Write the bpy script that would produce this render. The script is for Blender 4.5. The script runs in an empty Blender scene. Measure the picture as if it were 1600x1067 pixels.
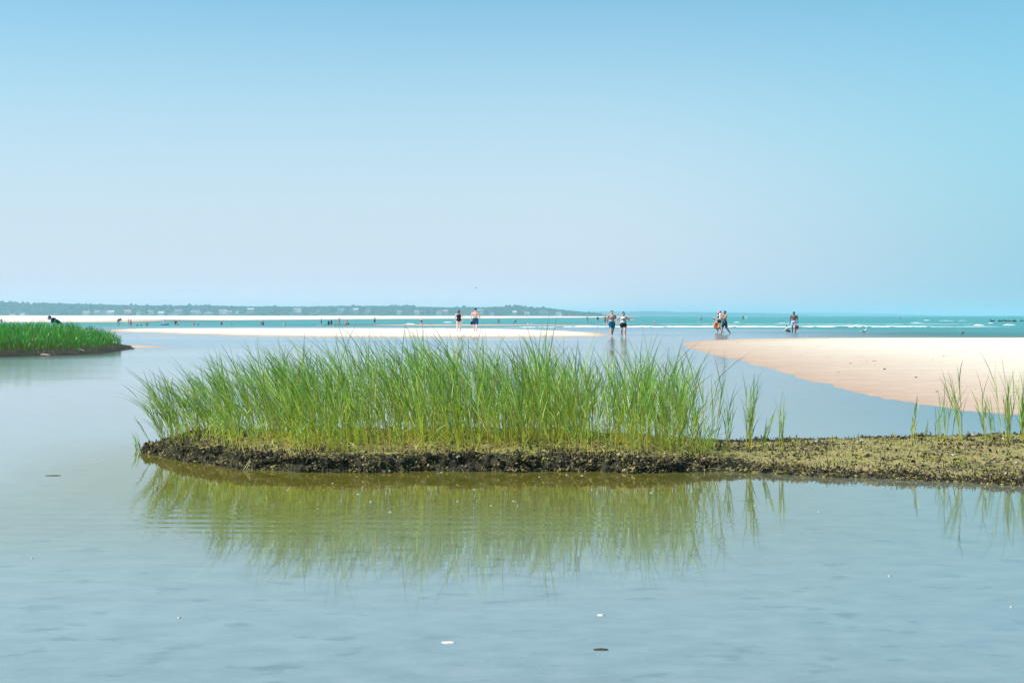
import bpy, bmesh, math, random
import numpy as np
from mathutils import Vector, Matrix

# ------------------------------------------------------------------ camera, sky, sun, exposure
S = bpy.context.scene
COL = S.collection
CAM_H, F, CX, HY = 1.35, 2222.2, 800.0, 493.0
cam = bpy.data.cameras.new('camera')
cam.lens = 50.0; cam.sensor_width = 36.0; cam.shift_y = -40.5 / 1600.0
cam.clip_start = 0.1; cam.clip_end = 40000.0
camo = bpy.data.objects.new('camera', cam); COL.objects.link(camo)
camo.location = (0, 0, CAM_H); camo.rotation_euler = (math.radians(90), 0, 0)
S.camera = camo

SUN_EL, SUN_AZ = math.radians(50), math.radians(-100)      # azimuth from the view direction (+Y), negative = left
sun_dir = Vector((math.sin(SUN_AZ) * math.cos(SUN_EL), math.cos(SUN_AZ) * math.cos(SUN_EL), math.sin(SUN_EL)))
sl = bpy.data.lights.new('sun', 'SUN'); sl.energy = 4.2; sl.angle = math.radians(0.53); sl.color = (1.0, 0.95, 0.87)
so = bpy.data.objects.new('sun', sl); COL.objects.link(so)
so.rotation_euler = sun_dir.to_track_quat('Z', 'Y').to_euler()

W = bpy.data.worlds.new('World'); S.world = W; W.use_nodes = True
wn, wl = W.node_tree.nodes, W.node_tree.links
wn.clear()
wo = wn.new('ShaderNodeOutputWorld'); bg = wn.new('ShaderNodeBackground')
sky = wn.new('ShaderNodeTexSky'); sky.sky_type = 'NISHITA'; sky.sun_disc = False
sky.sun_elevation = SUN_EL; sky.sun_rotation = SUN_AZ
sky.air_density = 1.0; sky.dust_density = 0.3; sky.ozone_density = 2.0
grade = wn.new('ShaderNodeMix'); grade.data_type = 'RGBA'; grade.blend_type = 'MULTIPLY'; grade.inputs[0].default_value = 1.0
grade.inputs[7].default_value = (0.62, 1.10, 1.06, 1)
wl.new(sky.outputs[0], grade.inputs[6]); wl.new(grade.outputs[2], bg.inputs[0])
bg.inputs[1].default_value = 0.10
# summer haze low in the sky, paler towards the sun's side
tcw = wn.new('ShaderNodeTexCoord'); sxw = wn.new('ShaderNodeSeparateXYZ'); wl.new(tcw.outputs['Generated'], sxw.inputs[0])
def wmath(op, a, b=None, c=None):
    k = wn.new('ShaderNodeMath'); k.operation = op
    for i, v in enumerate((a, b, c)):
        if v is None: continue
        if isinstance(v, (int, float)): k.inputs[i].default_value = v
        else: wl.new(v, k.inputs[i])
    return k.outputs[0]
def wrange(v, a, b, c, d):
    k = wn.new('ShaderNodeMapRange'); k.interpolation_type = 'SMOOTHSTEP'
    for i, q in enumerate((a, b, c, d)): k.inputs[i + 1].default_value = q
    wl.new(v, k.inputs[0]); return k.outputs[0]
hlen = wmath('SQRT', wmath('ADD', wmath('MULTIPLY', sxw.outputs[0], sxw.outputs[0]), wmath('MULTIPLY', sxw.outputs[1], sxw.outputs[1])))
cosaz = wmath('DIVIDE', wmath('ADD', wmath('MULTIPLY', sxw.outputs[0], math.sin(SUN_AZ)), wmath('MULTIPLY', sxw.outputs[1], math.cos(SUN_AZ))), wmath('MAXIMUM', hlen, 0.01))
side = wrange(cosaz, -0.62, -0.20, 0.0, 1.0)
elv = wrange(sxw.outputs[2], 0.0, 0.29, 1.0, 0.0)
hz_col = wn.new('ShaderNodeMix'); hz_col.data_type = 'RGBA'
hz_col.inputs[6].default_value = (0.20, 0.42, 0.53, 1); hz_col.inputs[7].default_value = (0.46, 0.53, 0.625, 1)
wl.new(side, hz_col.inputs[0])
bg2 = wn.new('ShaderNodeBackground'); wl.new(hz_col.outputs[2], bg2.inputs[0]); bg2.inputs[1].default_value = 1.0
wmix = wn.new('ShaderNodeMixShader'); wl.new(elv, wmix.inputs[0]); wl.new(bg.outputs[0], wmix.inputs[1]); wl.new(bg2.outputs[0], wmix.inputs[2])
wl.new(wmix.outputs[0], wo.inputs[0])
S.view_settings.view_transform = 'Standard'; S.view_settings.look = 'None'
S.view_settings.gamma = 1.0; S.view_settings.exposure = 0.5; S.view_settings.use_curve_mapping = False
S.cycles.use_denoising = True
S.cycles.max_bounces = 8; S.cycles.transparent_max_bounces = 24; S.cycles.volume_bounces = 1
S.cycles.caustics_reflective = False; S.cycles.caustics_refractive = False

rng = np.random.default_rng(7); random.seed(7)

# ------------------------------------------------------------------ helpers
def G(px, py, z=0.0):
    """photo pixel -> point at height z"""
    y = (CAM_H - z) * F / (py - HY)
    return ((px - CX) / F * y, y)
def Zat(py, y): return CAM_H - (py - HY) / F * y
def Xat(px, y): return (px - CX) / F * y

def _hash(ix, iy, iz, seed):
    h = (ix.astype(np.int64) * 374761393 + iy.astype(np.int64) * 668265263 + iz.astype(np.int64) * 2147483647 + seed * 1274126177) & 0xFFFFFFFF
    h = ((h ^ (h >> 13)) * 1274126177) & 0xFFFFFFFF
    return ((h ^ (h >> 16)) & 0xFFFFFF) / float(0xFFFFFF)
def vnoise(x, y, z=None, seed=0):
    x = np.asarray(x, float); y = np.asarray(y, float)
    z = np.zeros_like(x) if z is None else np.asarray(z, float)
    ix, iy, iz = np.floor(x), np.floor(y), np.floor(z)
    fx, fy, fz = x - ix, y - iy, z - iz
    fx, fy, fz = [f * f * (3 - 2 * f) for f in (fx, fy, fz)]
    r = 0
    for a in (0, 1):
        for b in (0, 1):
            for c in (0, 1):
                w = (fx if a else 1 - fx) * (fy if b else 1 - fy) * (fz if c else 1 - fz)
                r = r + w * _hash(ix + a, iy + b, iz + c, seed)
    return r * 2 - 1
def fbm(x, y, z=None, oct=4, seed=0):
    r, a, f = 0, 1.0, 1.0
    for o in range(oct):
        r = r + a * vnoise(np.asarray(x) * f, np.asarray(y) * f, None if z is None else np.asarray(z) * f, seed + o * 17)
        a *= 0.5; f *= 2.03
    return r

def mesh_np(name, V, Fc, mat=None, smooth=False, col=None, attrs=None):
    V = np.asarray(V, np.float32); Fc = np.asarray(Fc, np.int32)
    me = bpy.data.meshes.new(name)
    k = Fc.shape[1]
    me.vertices.add(len(V)); me.vertices.foreach_set('co', V.ravel())
    me.loops.add(Fc.size); me.loops.foreach_set('vertex_index', Fc.ravel())
    me.polygons.add(len(Fc))
    me.polygons.foreach_set('loop_start', np.arange(0, Fc.size, k, dtype=np.int32))
    me.polygons.foreach_set('use_smooth', np.full(len(Fc), smooth))
    if col is not None:
        a = me.color_attributes.new('col', 'FLOAT_COLOR', 'POINT')
        c = np.ones((len(V), 4), np.float32); c[:, :3] = col
        a.data.foreach_set('color', c.ravel())
    for n, v in (attrs or {}).items():
        a = me.attributes.new(n, 'FLOAT', 'POINT'); a.data.foreach_set('value', np.asarray(v, np.float32))
    me.update(calc_edges=True)
    if mat: me.materials.append(mat)
    return me
def obj(name, me, parent=None, loc=(0, 0, 0), rz=0.0, scale=None):
    o = bpy.data.objects.new(name, me); COL.objects.link(o)
    o.location = loc; o.rotation_euler = (0, 0, rz)
    if scale: o.scale = (scale,) * 3 if not hasattr(scale, '__len__') else scale
    if parent: o.parent = parent
    return o
def tag(o, label=None, cat=None, group=None, kind=None):
    if label: o['label'] = label
    if cat: o['category'] = cat
    if group: o['group'] = group
    if kind: o['kind'] = kind
    return o
def from_bm(name, bm, mat=None, smooth=True):
    me = bpy.data.meshes.new(name); bm.to_mesh(me); bm.free()
    for p in me.polygons: p.use_smooth = smooth
    if mat: me.materials.append(mat)
    return me
def grid_faces(nr, nc):
    i = np.arange(nr - 1)[:, None] * nc + np.arange(nc - 1)[None, :]
    return np.stack([i, i + 1, i + nc + 1, i + nc], -1).reshape(-1, 4)

# ------------------------------------------------------------------ materials
def new_mat(name):
    m = bpy.data.materials.new(name); m.use_nodes = True
    n = m.node_tree.nodes; n.clear()
    return m, n, m.node_tree.links, n.new('ShaderNodeOutputMaterial')
def simple(name, color, rough=0.7, var=0.12, scale=6.0, sss=0.0, spec=0.4):
    m, n, l, out = new_mat(name)
    b = n.new('ShaderNodeBsdfPrincipled'); b.inputs['Roughness'].default_value = rough
    b.inputs['Specular IOR Level'].default_value = spec
    tc = n.new('ShaderNodeTexCoord'); ns = n.new('ShaderNodeTexNoise'); ns.inputs['Scale'].default_value = scale
    ns.inputs['Detail'].default_value = 3
    l.new(tc.outputs['Object'], ns.inputs['Vector'])
    mr = n.new('ShaderNodeMapRange'); mr.inputs[1].default_value = 0.3; mr.inputs[2].default_value = 0.7
    mr.inputs[3].default_value = 1 - var; mr.inputs[4].default_value = 1 + var
    l.new(ns.outputs[0], mr.inputs[0])
    mx = n.new('ShaderNodeMix'); mx.data_type = 'RGBA'; mx.blend_type = 'MULTIPLY'; mx.inputs[0].default_value = 1
    mx.inputs[6].default_value = (*color, 1); l.new(mr.outputs[0], mx.inputs[7])
    l.new(mx.outputs[2], b.inputs['Base Color']); l.new(b.outputs[0], out.inputs[0])
    return m
def leaf_mat(name, trans=0.42):
    m, n, l, out = new_mat(name)
    a = n.new('ShaderNodeAttribute'); a.attribute_name = 'col'
    d = n.new('ShaderNodeBsdfDiffuse'); t = n.new('ShaderNodeBsdfTranslucent'); g = n.new('ShaderNodeBsdfGlossy')
    g.inputs['Roughness'].default_value = 0.45; g.inputs['Color'].default_value = (0.8, 0.85, 0.8, 1)
    hs = n.new('ShaderNodeHueSaturation'); hs.inputs['Value'].default_value = 1.3; hs.inputs['Saturation'].default_value = 1.1
    l.new(a.outputs['Color'], hs.inputs['Color'])
    l.new(a.outputs['Color'], d.inputs[0]); l.new(hs.outputs[0], t.inputs[0])
    m1 = n.new('ShaderNodeMixShader'); m1.inputs[0].default_value = trans
    l.new(d.outputs[0], m1.inputs[1]); l.new(t.outputs[0], m1.inputs[2])
    m2 = n.new('ShaderNodeMixShader'); m2.inputs[0].default_value = 0.05
    l.new(m1.outputs[0], m2.inputs[1]); l.new(g.outputs[0], m2.inputs[2])
    l.new(m2.outputs[0], out.inputs[0])
    return m
def vcol_mat(name, rough=0.85, spec=0.2, bump=None):
    m, n, l, out = new_mat(name)
    a = n.new('ShaderNodeAttribute'); a.attribute_name = 'col'
    b = n.new('ShaderNodeBsdfPrincipled'); b.inputs['Roughness'].default_value = rough; b.inputs['Specular IOR Level'].default_value = spec
    l.new(a.outputs['Color'], b.inputs['Base Color']); l.new(b.outputs[0], out.inputs[0])
    return m

# ------------------------------------------------------------------ ground sheet (sea bed, sandbars) and water
def poly_sd(X, Y, P):
    """signed distance, positive inside"""
    P = np.asarray(P, float); d = np.full(X.shape, 1e18); inside = np.zeros(X.shape, bool)
    for i in range(len(P)):
        a, b = P[i], P[(i + 1) % len(P)]
        e = b - a; L = max((e * e).sum(), 1e-12)
        t = np.clip(((X - a[0]) * e[0] + (Y - a[1]) * e[1]) / L, 0, 1)
        d = np.minimum(d, (X - a[0] - t * e[0]) ** 2 + (Y - a[1] - t * e[1]) ** 2)
        c = ((a[1] > Y) != (b[1] > Y))
        with np.errstate(divide='ignore', invalid='ignore'):
            xi = a[0] + (Y - a[1]) / (b[1] - a[1]) * e[0]
        inside ^= c & (X < xi)
    d = np.sqrt(d)
    return np.where(inside, d, -d)

BAR_R = [G(*p) for p in [(1060, 537), (1075, 543), (1110, 553), (1160, 564), (1200, 575), (1250, 591), (1300, 606), (1350, 617), (1400, 626),
         (1450, 633), (1500, 640), (1560, 646), (1620, 650), (1800, 660), (2200, 672), (3200, 680)]] + [(90, 40), (90, 84), (60, 86), (30, 88), (19, 87), (13, 82), (10, 76)]
BAR_C = [G(*p) for p in [(180, 519), (240, 520), (300, 522), (400, 525), (480, 526.5), (600, 527), (700, 527), (800, 527), (870, 526.5)]] + \
        [G(*p) for p in [(940, 525.5), (960, 523), (930, 520), (880, 517), (820, 515), (700, 514), (500, 514), (300, 514), (180, 514.6)]]
WET_C = [G(*p) for p in [(860, 527), (900, 528), (980, 528), (1060, 533), (1180, 530), (1260, 527), (1400, 525), (1400, 523), (1240, 524), (1100, 522), (1000, 519.5), (880, 517.5)]]
SPIT_L = [G(*p) for p in [(120, 548), (190, 545.5), (225, 544), (262, 541.5), (235, 540), (190, 538), (120, 538)]]
MARSH = [(-60, 46.5), G(-120, 560), G(0, 557), G(60, 555.5), G(120, 553.5), G(160, 551), G(186, 547), (Xat(196, 56), 56.5), (Xat(190, 60), 60.5), (Xat(160, 64), 65), (-40, 72), (-60, 74)]
BAR_F = [G(*p) for p in [(560, 507.9), (640, 508.6), (760, 508.6), (880, 508.2), (960, 507.6), (880, 506.9), (700, 506.9), (600, 507.2)]]
BEACH = [G(*p) for p in [(-900, 505), (-200, 504.4), (0, 504), (120, 503.8), (200, 503.4), (232, 502.4), (244, 501), (262, 499.6), (300, 500.4), (360, 500.6), (420, 500.0), (500, 499.4),
         (600, 498.6), (700, 498.0), (760, 497.6), (840, 496.9), (900, 496.5), (960, 495.8)]] + [(220, 2400), (-5200, 2400)]

def ground_h(X, Y):
    n1 = fbm(X * 0.05, Y * 0.05, oct=4, seed=3); n2 = fbm(X * 0.35, Y * 0.25, oct=3, seed=5)
    pool = -0.30 - 0.05 * n1 - 0.02 * n2
    sea = -np.clip(0.35 + (Y - 150) * 0.004, 0.3, 4.0)
    h = np.where(Y > 150, np.minimum(pool, sea), pool)
    def bar(P, top, si, so, edge, off=0.0):
        nonlocal h
        d = poly_sd(X, Y, P) + edge * fbm(X * 0.9 / max(edge * 3, .3), Y * 0.5 / max(edge * 3, .3), oct=3, seed=11)
        b = np.where(d > 0, top * (1 - np.exp(-np.maximum(d, 0) * si / top)), np.maximum(d, -400) * so)
        h = np.maximum(h, b + off)
    bar(BAR_R, 0.17, 0.014, 0.016, 0.10)
    bar(BAR_C, 0.15, 0.06, 0.012, 0.7)
    bar(WET_C, 0.012, 0.004, 0.010, 1.2, -0.022)
    bar(SPIT_L, 0.10, 0.03, 0.03, 0.3)
    bar(MARSH, 0.12, 0.5, 0.2, 0.35)
    bar(BAR_F, 0.06, 0.01, 0.02, 2.0)
    bar(BEACH, 1.5, 0.005, 0.01, 3.0)
    h = h + np.where(h > 0, 0.002 * n2, 0)
    return h

pys = np.concatenate([np.linspace(2400, 760, 26), np.linspace(750, 545, 110), np.linspace(543, 512.2, 88), np.linspace(512, 496, 70), 493 + 3.0 * 0.84 ** np.arange(1, 13)])
rowsY = CAM_H * F / (pys - 493)
rowsY = np.concatenate([[-60, -10, 0.2], rowsY[rowsY < 8900], [9000]])
t = np.linspace(-1, 1, 760)
colsU = 0.42 * t + 0.75 * np.sign(t) * np.maximum(np.abs(t) - 0.62, 0) ** 2 * 5.2
YY = np.repeat(rowsY[:, None], len(t), 1)
XX = colsU[None, :] * (np.abs(YY) + 6.0)
hh = ground_h(XX.ravel(), YY.ravel())
GF = grid_faces(len(rowsY), len(t))
gV = np.stack([XX.ravel(), YY.ravel(), hh], -1)

m, n, l, out = new_mat('sand')
b = n.new('ShaderNodeBsdfPrincipled'); geo = n.new('ShaderNodeNewGeometry'); sx = n.new('ShaderNodeSeparateXYZ')
l.new(geo.outputs['Position'], sx.inputs[0])
nz = n.new('ShaderNodeTexNoise'); nz.inputs['Scale'].default_value = 0.55; nz.inputs['Detail'].default_value = 6
mp = n.new('ShaderNodeMapping'); mp.inputs['Scale'].default_value = (0.35, 1.0, 1.0)
l.new(geo.outputs['Position'], mp.inputs[0]); l.new(mp.outputs[0], nz.inputs['Vector'])
ad = n.new('ShaderNodeMath'); ad.operation = 'MULTIPLY_ADD'; ad.inputs[1].default_value = 0.04; l.new(nz.outputs[0], ad.inputs[0]); l.new(sx.outputs['Z'], ad.inputs[2])
rp = n.new('ShaderNodeValToRGB'); mr = n.new('ShaderNodeMapRange'); mr.inputs[1].default_value = 0.0; mr.inputs[2].default_value = 0.16
l.new(ad.outputs[0], mr.inputs[0]); l.new(mr.outputs[0], rp.inputs[0])
e = rp.color_ramp.elements
e[0].position = 0.0; e[0].color = (0.17, 0.17, 0.10, 1)
e[1].position = 1.0; e[1].color = (0.80, 0.73, 0.62, 1)
for p_, c_ in ((0.03, (0.24, 0.22, 0.15, 1)), (0.06, (0.38, 0.26, 0.18, 1)), (0.10, (0.48, 0.33, 0.23, 1)), (0.18, (0.54, 0.39, 0.29, 1)), (0.40, (0.64, 0.51, 0.39, 1)), (0.62, (0.75, 0.66, 0.53, 1))):
    q = rp.color_ramp.elements.new(p_); q.color = c_
nf = n.new('ShaderNodeTexNoise'); nf.inputs['Scale'].default_value = 3.0; nf.inputs['Detail'].default_value = 8; nf.inputs['Roughness'].default_value = 0.65
mp2 = n.new('ShaderNodeMapping'); mp2.inputs['Scale'].default_value = (0.5, 1.3, 1.0); l.new(geo.outputs['Position'], mp2.inputs[0]); l.new(mp2.outputs[0], nf.inputs['Vector'])
mr2 = n.new('ShaderNodeMapRange'); mr2.inputs[1].default_value = 0.3; mr2.inputs[2].default_value = 0.7; mr2.inputs[3].default_value = 0.82; mr2.inputs[4].default_value = 1.1
l.new(nf.outputs[0], mr2.inputs[0])
mx = n.new('ShaderNodeMix'); mx.data_type = 'RGBA'; mx.blend_type = 'MULTIPLY'; mx.inputs[0].default_value = 1
l.new(rp.outputs[0], mx.inputs[6]); l.new(mr2.outputs[0], mx.inputs[7]); l.new(mx.outputs[2], b.inputs['Base Color'])
b.inputs['Roughness'].default_value = 0.8; b.inputs['Specular IOR Level'].default_value = 0.15
bp = n.new('ShaderNodeBump'); bp.inputs['Strength'].default_value = 0.5; bp.inputs['Distance'].default_value = 0.02
l.new(nf.outputs[0], bp.inputs['Height']); l.new(bp.outputs[0], b.inputs['Normal'])
l.new(b.outputs[0], out.inputs[0]); SAND = m
g_o = obj('ground', mesh_np('ground', gV, GF, SAND, smooth=True)); tag(g_o, kind='structure', label='pale tidal sandbars and sea bed of sand')

# water
m, n, l, out = new_mat('water'); WATER = m
geo = n.new('ShaderNodeNewGeometry')
ao = n.new('ShaderNodeAttribute'); ao.attribute_name = 'opac'
asea = n.new('ShaderNodeAttribute'); asea.attribute_name = 'sea'
body = n.new('ShaderNodeMix'); body.data_type = 'RGBA'
body.inputs[6].default_value = (0.30, 0.35, 0.325, 1); body.inputs[7].default_value = (0.0, 0.25, 0.235, 1)
l.new(asea.outputs['Fac'], body.inputs[0])
dn = n.new('ShaderNodeTexNoise'); dn.inputs['Scale'].default_value = 4.5; dn.inputs['Detail'].default_value = 6; dn.inputs['Roughness'].default_value = 0.6
mpd = n.new('ShaderNodeMapping'); mpd.inputs['Scale'].default_value = (0.9, 1.3, 1); l.new(geo.outputs['Position'], mpd.inputs[0]); l.new(mpd.outputs[0], dn.inputs['Vector'])
mrd = n.new('ShaderNodeMapRange'); mrd.inputs[1].default_value = 0.35; mrd.inputs[2].default_value = 0.65; mrd.inputs[3].default_value = 0.86; mrd.inputs[4].default_value = 1.08
l.new(dn.outputs[0], mrd.inputs[0])
bm_ = n.new('ShaderNodeMix'); bm_.data_type = 'RGBA'; bm_.blend_type = 'MULTIPLY'; bm_.inputs[0].default_value = 1
arefl = n.new('ShaderNodeAttribute'); arefl.attribute_name = 'peat'  # olive of the grass reflection, painted into the water body colour
reflmix = n.new('ShaderNodeMix'); reflmix.data_type = 'RGBA'; l.new(arefl.outputs['Fac'], reflmix.inputs[0]); l.new(body.outputs[2], reflmix.inputs[6]); reflmix.inputs[7].default_value = (0.20, 0.18, 0.025, 1)
l.new(reflmix.outputs[2], bm_.inputs[6]); l.new(mrd.outputs[0], bm_.inputs[7])
dn2 = n.new('ShaderNodeTexNoise'); dn2.inputs['Scale'].default_value = 7.0; dn2.inputs['Detail'].default_value = 2
mpd2 = n.new('ShaderNodeMapping'); mpd2.inputs['Scale'].default_value = (0.55, 0.9, 1); l.new(geo.outputs['Position'], mpd2.inputs[0]); l.new(mpd2.outputs[0], dn2.inputs['Vector'])
mrd2 = n.new('ShaderNodeMapRange'); mrd2.inputs[1].default_value = 0.60; mrd2.inputs[2].default_value = 0.70; mrd2.inputs[3].default_value = 1.0; mrd2.inputs[4].default_value = 0.74
l.new(dn2.outputs[0], mrd2.inputs[0])
bm2_ = n.new('ShaderNodeMix'); bm2_.data_type = 'RGBA'; bm2_.blend_type = 'MULTIPLY'; bm2_.inputs[0].default_value = 1
l.new(bm_.outputs[2], bm2_.inputs[6]); l.new(mrd2.outputs[0], bm2_.inputs[7])
dif = n.new('ShaderNodeBsdfDiffuse'); l.new(bm2_.outputs[2], dif.inputs[0])
tr = n.new('ShaderNodeBsdfTransparent'); tr.inputs[0].default_value = (0.93, 0.97, 0.96, 1)
mb = n.new('ShaderNodeMixShader'); l.new(ao.outputs['Fac'], mb.inputs[0]); l.new(tr.outputs[0], mb.inputs[1]); l.new(dif.outputs[0], mb.inputs[2])
# ripples
def noise_node(scale, mapping, detail=2):
    k = n.new('ShaderNodeTexNoise'); k.inputs['Scale'].default_value = scale; k.inputs['Detail'].default_value = detail
    p = n.new('ShaderNodeMapping'); p.inputs['Scale'].default_value = mapping
    l.new(geo.outputs['Position'], p.inputs[0]); l.new(p.outputs[0], k.inputs['Vector'])
    return k
def math_node(op, a, b_=None, c=None):
    k = n.new('ShaderNodeMath'); k.operation = op
    for i, v in enumerate((a, b_, c)):
        if v is None: continue
        if isinstance(v, (int, float)): k.inputs[i].default_value = v
        else: l.new(v, k.inputs[i])
    return k.outputs[0]
n_small = noise_node(5.0, (0.55, 1.3, 1), 3)
n_mid = noise_node(1.2, (0.35, 1.2, 1), 2)
patch = noise_node(0.16, (0.35, 1.0, 1), 2)
pm = n.new('ShaderNodeMapRange'); pm.inputs[1].default_value = 0.45; pm.inputs[2].default_value = 0.65; pm.inputs[3].default_value = 0.35; pm.inputs[4].default_value = 1.0
l.new(patch.outputs[0], pm.inputs[0])
aw = n.new('ShaderNodeAttribute'); aw.attribute_name = 'wind'
ampw = math_node('MULTIPLY_ADD', aw.outputs['Fac'], 0.020, 0.0011)
amp = math_node('MULTIPLY', ampw, pm.outputs[0])
hsum = math_node('MULTIPLY_ADD', n_mid.outputs[0], 2.0, n_small.outputs[0])
hgt = math_node('MULTIPLY', hsum, amp)
# a spreading ripple train near the bank
sx = n.new('ShaderNodeSeparateXYZ'); l.new(geo.outputs['Position'], sx.inputs[0])
warp = math_node('MULTIPLY', n_mid.outputs[0], 0.25)
ph = math_node('ADD', math_node('ADD', math_node('MULTIPLY', sx.outputs['X'], 0.05), sx.outputs['Y']), warp)
sn = math_node('SINE', math_node('MULTIPLY', ph, 28.0))
gx = math_node('DIVIDE', math_node('ADD', sx.outputs['X'], 0.9), 1.5); gy = math_node('DIVIDE', math_node('SUBTRACT', sx.outputs['Y'], 9.35), 0.55)
r2 = math_node('ADD', math_node('MULTIPLY', gx, gx), math_node('MULTIPLY', gy, gy))
gauss = math_node('EXPONENT', math_node('MULTIPLY', r2, -1.0))
rip = math_node('MULTIPLY', math_node('MULTIPLY', sn, gauss), 0.0011)
htot = math_node('ADD', hgt, rip)
bp = n.new('ShaderNodeBump'); bp.inputs['Strength'].default_value = 1.0; bp.inputs['Distance'].default_value = 1.0
l.new(htot, bp.inputs['Height'])
gl = n.new('ShaderNodeBsdfGlossy'); gl.inputs['Color'].default_value = (1, 1, 1, 1); l.new(bp.outputs[0], gl.inputs['Normal'])
rr = math_node('MULTIPLY_ADD', aw.outputs['Fac'], 0.30, math_node('MULTIPLY_ADD', asea.outputs['Fac'], 0.10, 0.025)); l.new(rr, gl.inputs['Roughness'])
fr = n.new('ShaderNodeFresnel'); fr.inputs[0].default_value = 2.5; l.new(bp.outputs[0], fr.inputs['Normal'])
cap = math_node('MULTIPLY_ADD', asea.outputs['Fac'], -0.70, 0.98)
fac = math_node('MINIMUM', fr.outputs[0], cap)
mw = n.new('ShaderNodeMixShader'); l.new(fac, mw.inputs[0]); l.new(mb.outputs[0], mw.inputs[1]); l.new(gl.outputs[0], mw.inputs[2])
l.new(mw.outputs[0], out.inputs[0])

depth = np.maximum(-hh, 0)
X_, Y_ = XX.ravel(), YY.ravel()
def sstep(a, b_, x): q = np.clip((x - a) / (b_ - a), 0, 1); return q * q * (3 - 2 * q)
opac = 1 - np.exp(-depth * 7.0)
sea = np.maximum(sstep(120, 190, Y_ + 8 * fbm(X_ * .02, Y_ * .02, seed=8)), 0.95 * sstep(72, 90, Y_) * sstep(8, 30, X_ + 6 * fbm(X_ * .03, Y_ * .03, seed=9)))
wind = np.clip(0.8 * sstep(100, 200, Y_) + 0.55 * sstep(22, 46, Y_) * (1 - .4 * sstep(-6, 4, X_) * sstep(100, 80, Y_)) * (0.75 + 0.4 * fbm(X_ * .05, Y_ * .12, seed=21)) + 0.05 * sstep(7, 3, Y_), 0, 1)
peat = sstep(6.6, 10.5, Y_ + .5 * fbm(X_ * .6, Y_ * .6, seed=23)) * sstep(17, 14, Y_) * sstep(-5.2, -3.2, X_ + .4 * fbm(X_ * .8, Y_ * .8, seed=24)) * (1 - .6 * sstep(1.0, 3.0, X_))  # mask for the painted grass reflection: where the pool colour turns olive
keep = (hh[GF] < 0.04).any(1)
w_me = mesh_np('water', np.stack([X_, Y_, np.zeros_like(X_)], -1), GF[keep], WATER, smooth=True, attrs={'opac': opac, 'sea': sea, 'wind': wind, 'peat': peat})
tag(obj('water', w_me), kind='structure', label='calm tidal pool and turquoise sea')

# ------------------------------------------------------------------ headland hills, woodland, houses
def ridge(name, pts, y0, y1, mat, kind_lab, seed):
    pxs = np.linspace(pts[0][0], pts[-1][0], 260); tops = np.interp(pxs, [p[0] for p in pts], [p[1] for p in pts])
    R = 14; V = []
    for r in range(R):
        v = r / (R - 1); y = y0 + (y1 - y0) * v
        ztop = CAM_H - (tops - HY) / F * y1
        prof = math.sin(min(v, 1) * math.pi / 2) ** 1.2
        z = -1.0 + (ztop + 1.0) * prof * (1 + 0.06 * fbm(pxs * 0.05, np.full_like(pxs, v * 4), seed=seed))
        V.append(np.stack([(pxs - CX) / F * (y1 * 0.6 + y * 0.4), np.full_like(pxs, y), z], -1))
    # far side falls away again
    V.append(V[-1] * [1, 1, 0] + [0, (y1 - y0) * 0.6, -1.0])
    V = np.concatenate(V); o = obj(name, mesh_np(name, V, grid_faces(R + 1, 260), mat, smooth=True)); tag(o, kind='structure', label=kind_lab)
    return lambda px: float(np.interp(px, pxs, CAM_H - (tops - HY) / F * y1))
HILL = simple('hill_green', (0.02, 0.045, 0.03), 0.9, 0.3, 0.02)
hill_pts = [(-420, 474), (-200, 473), (-60, 474), (0, 474), (50, 476.5), (90, 476), (160, 478), (240, 479.5), (330, 479.5), (400, 481), (480, 481), (560, 480), (620, 480), (700, 482.5), (760, 482), (800, 481), (850, 483), (885, 487), (910, 489.5), (940, 491.5), (965, 493.5)]
HY0, HY1 = 2300.0, 2700.0
ztop = ridge('hills', hill_pts, HY0, HY1, HILL, 'wooded headland hills behind the far beach', 31)
far1 = [(800, 493), (860, 489), (900, 487.5), (960, 487), (1020, 486.5), (1060, 487.5), (1110, 488), (1150, 488.5), (1210, 489.5), (1240, 491), (1265, 493)]
ridge('hills', far1, 5600, 6200, HILL, 'pale far headland low on the horizon', 33)
far2 = [(1150, 493), (1200, 490), (1260, 488.5), (1330, 489), (1390, 490), (1430, 491.5), (1460, 493)]
ridge('hills', far2, 8200, 8700, HILL, 'faintest farthest headland on the horizon', 35)

houses = [(20, 495, 9), (36, 495.5, 8), (135, 492, 10), (152, 491, 9), (164, 490, 13), (174, 491.5, 10), (200, 490, 10), (217, 492, 6), (236, 491, 9), (252, 492.5, 9), (270, 492.5, 13), (279, 490, 12), (306, 491, 15), (325, 492.5, 15), (349, 490, 12), (358, 491.5, 9), (371, 489, 6), (392, 488, 10),
          (465, 487.5, 12), (498, 486.5, 6), (533, 486.5, 10), (556, 488, 8), (575, 487.5, 9), (624, 491, 7), (651, 491.5, 8), (686, 491, 10), (696, 489.5, 7), (750, 489.5, 11), (768, 492, 7), (804, 491.5, 6), (823, 492, 8), (850, 488.5, 14), (873, 493.5, 8)]
H_WALL = [simple('house_white', (0.78, 0.74, 0.72), 0.8, 0.05, 0.3), simple('house_grey', (0.50, 0.50, 0.50), 0.8, 0.05, 0.3), simple('house_tan', (0.62, 0.50, 0.44), 0.8, 0.05, 0.3)]
H_ROOF = [simple('roof_grey', (0.20, 0.20, 0.22), 0.85, 0.1, 0.3), simple('roof_brown', (0.30, 0.22, 0.19), 0.85, 0.1, 0.3), simple('roof_pale', (0.48, 0.44, 0.43), 0.85, 0.1, 0.3)]
H_GLASS = simple('house_glass', (0.05, 0.06, 0.07), 0.15, 0.05, 1)
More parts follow.
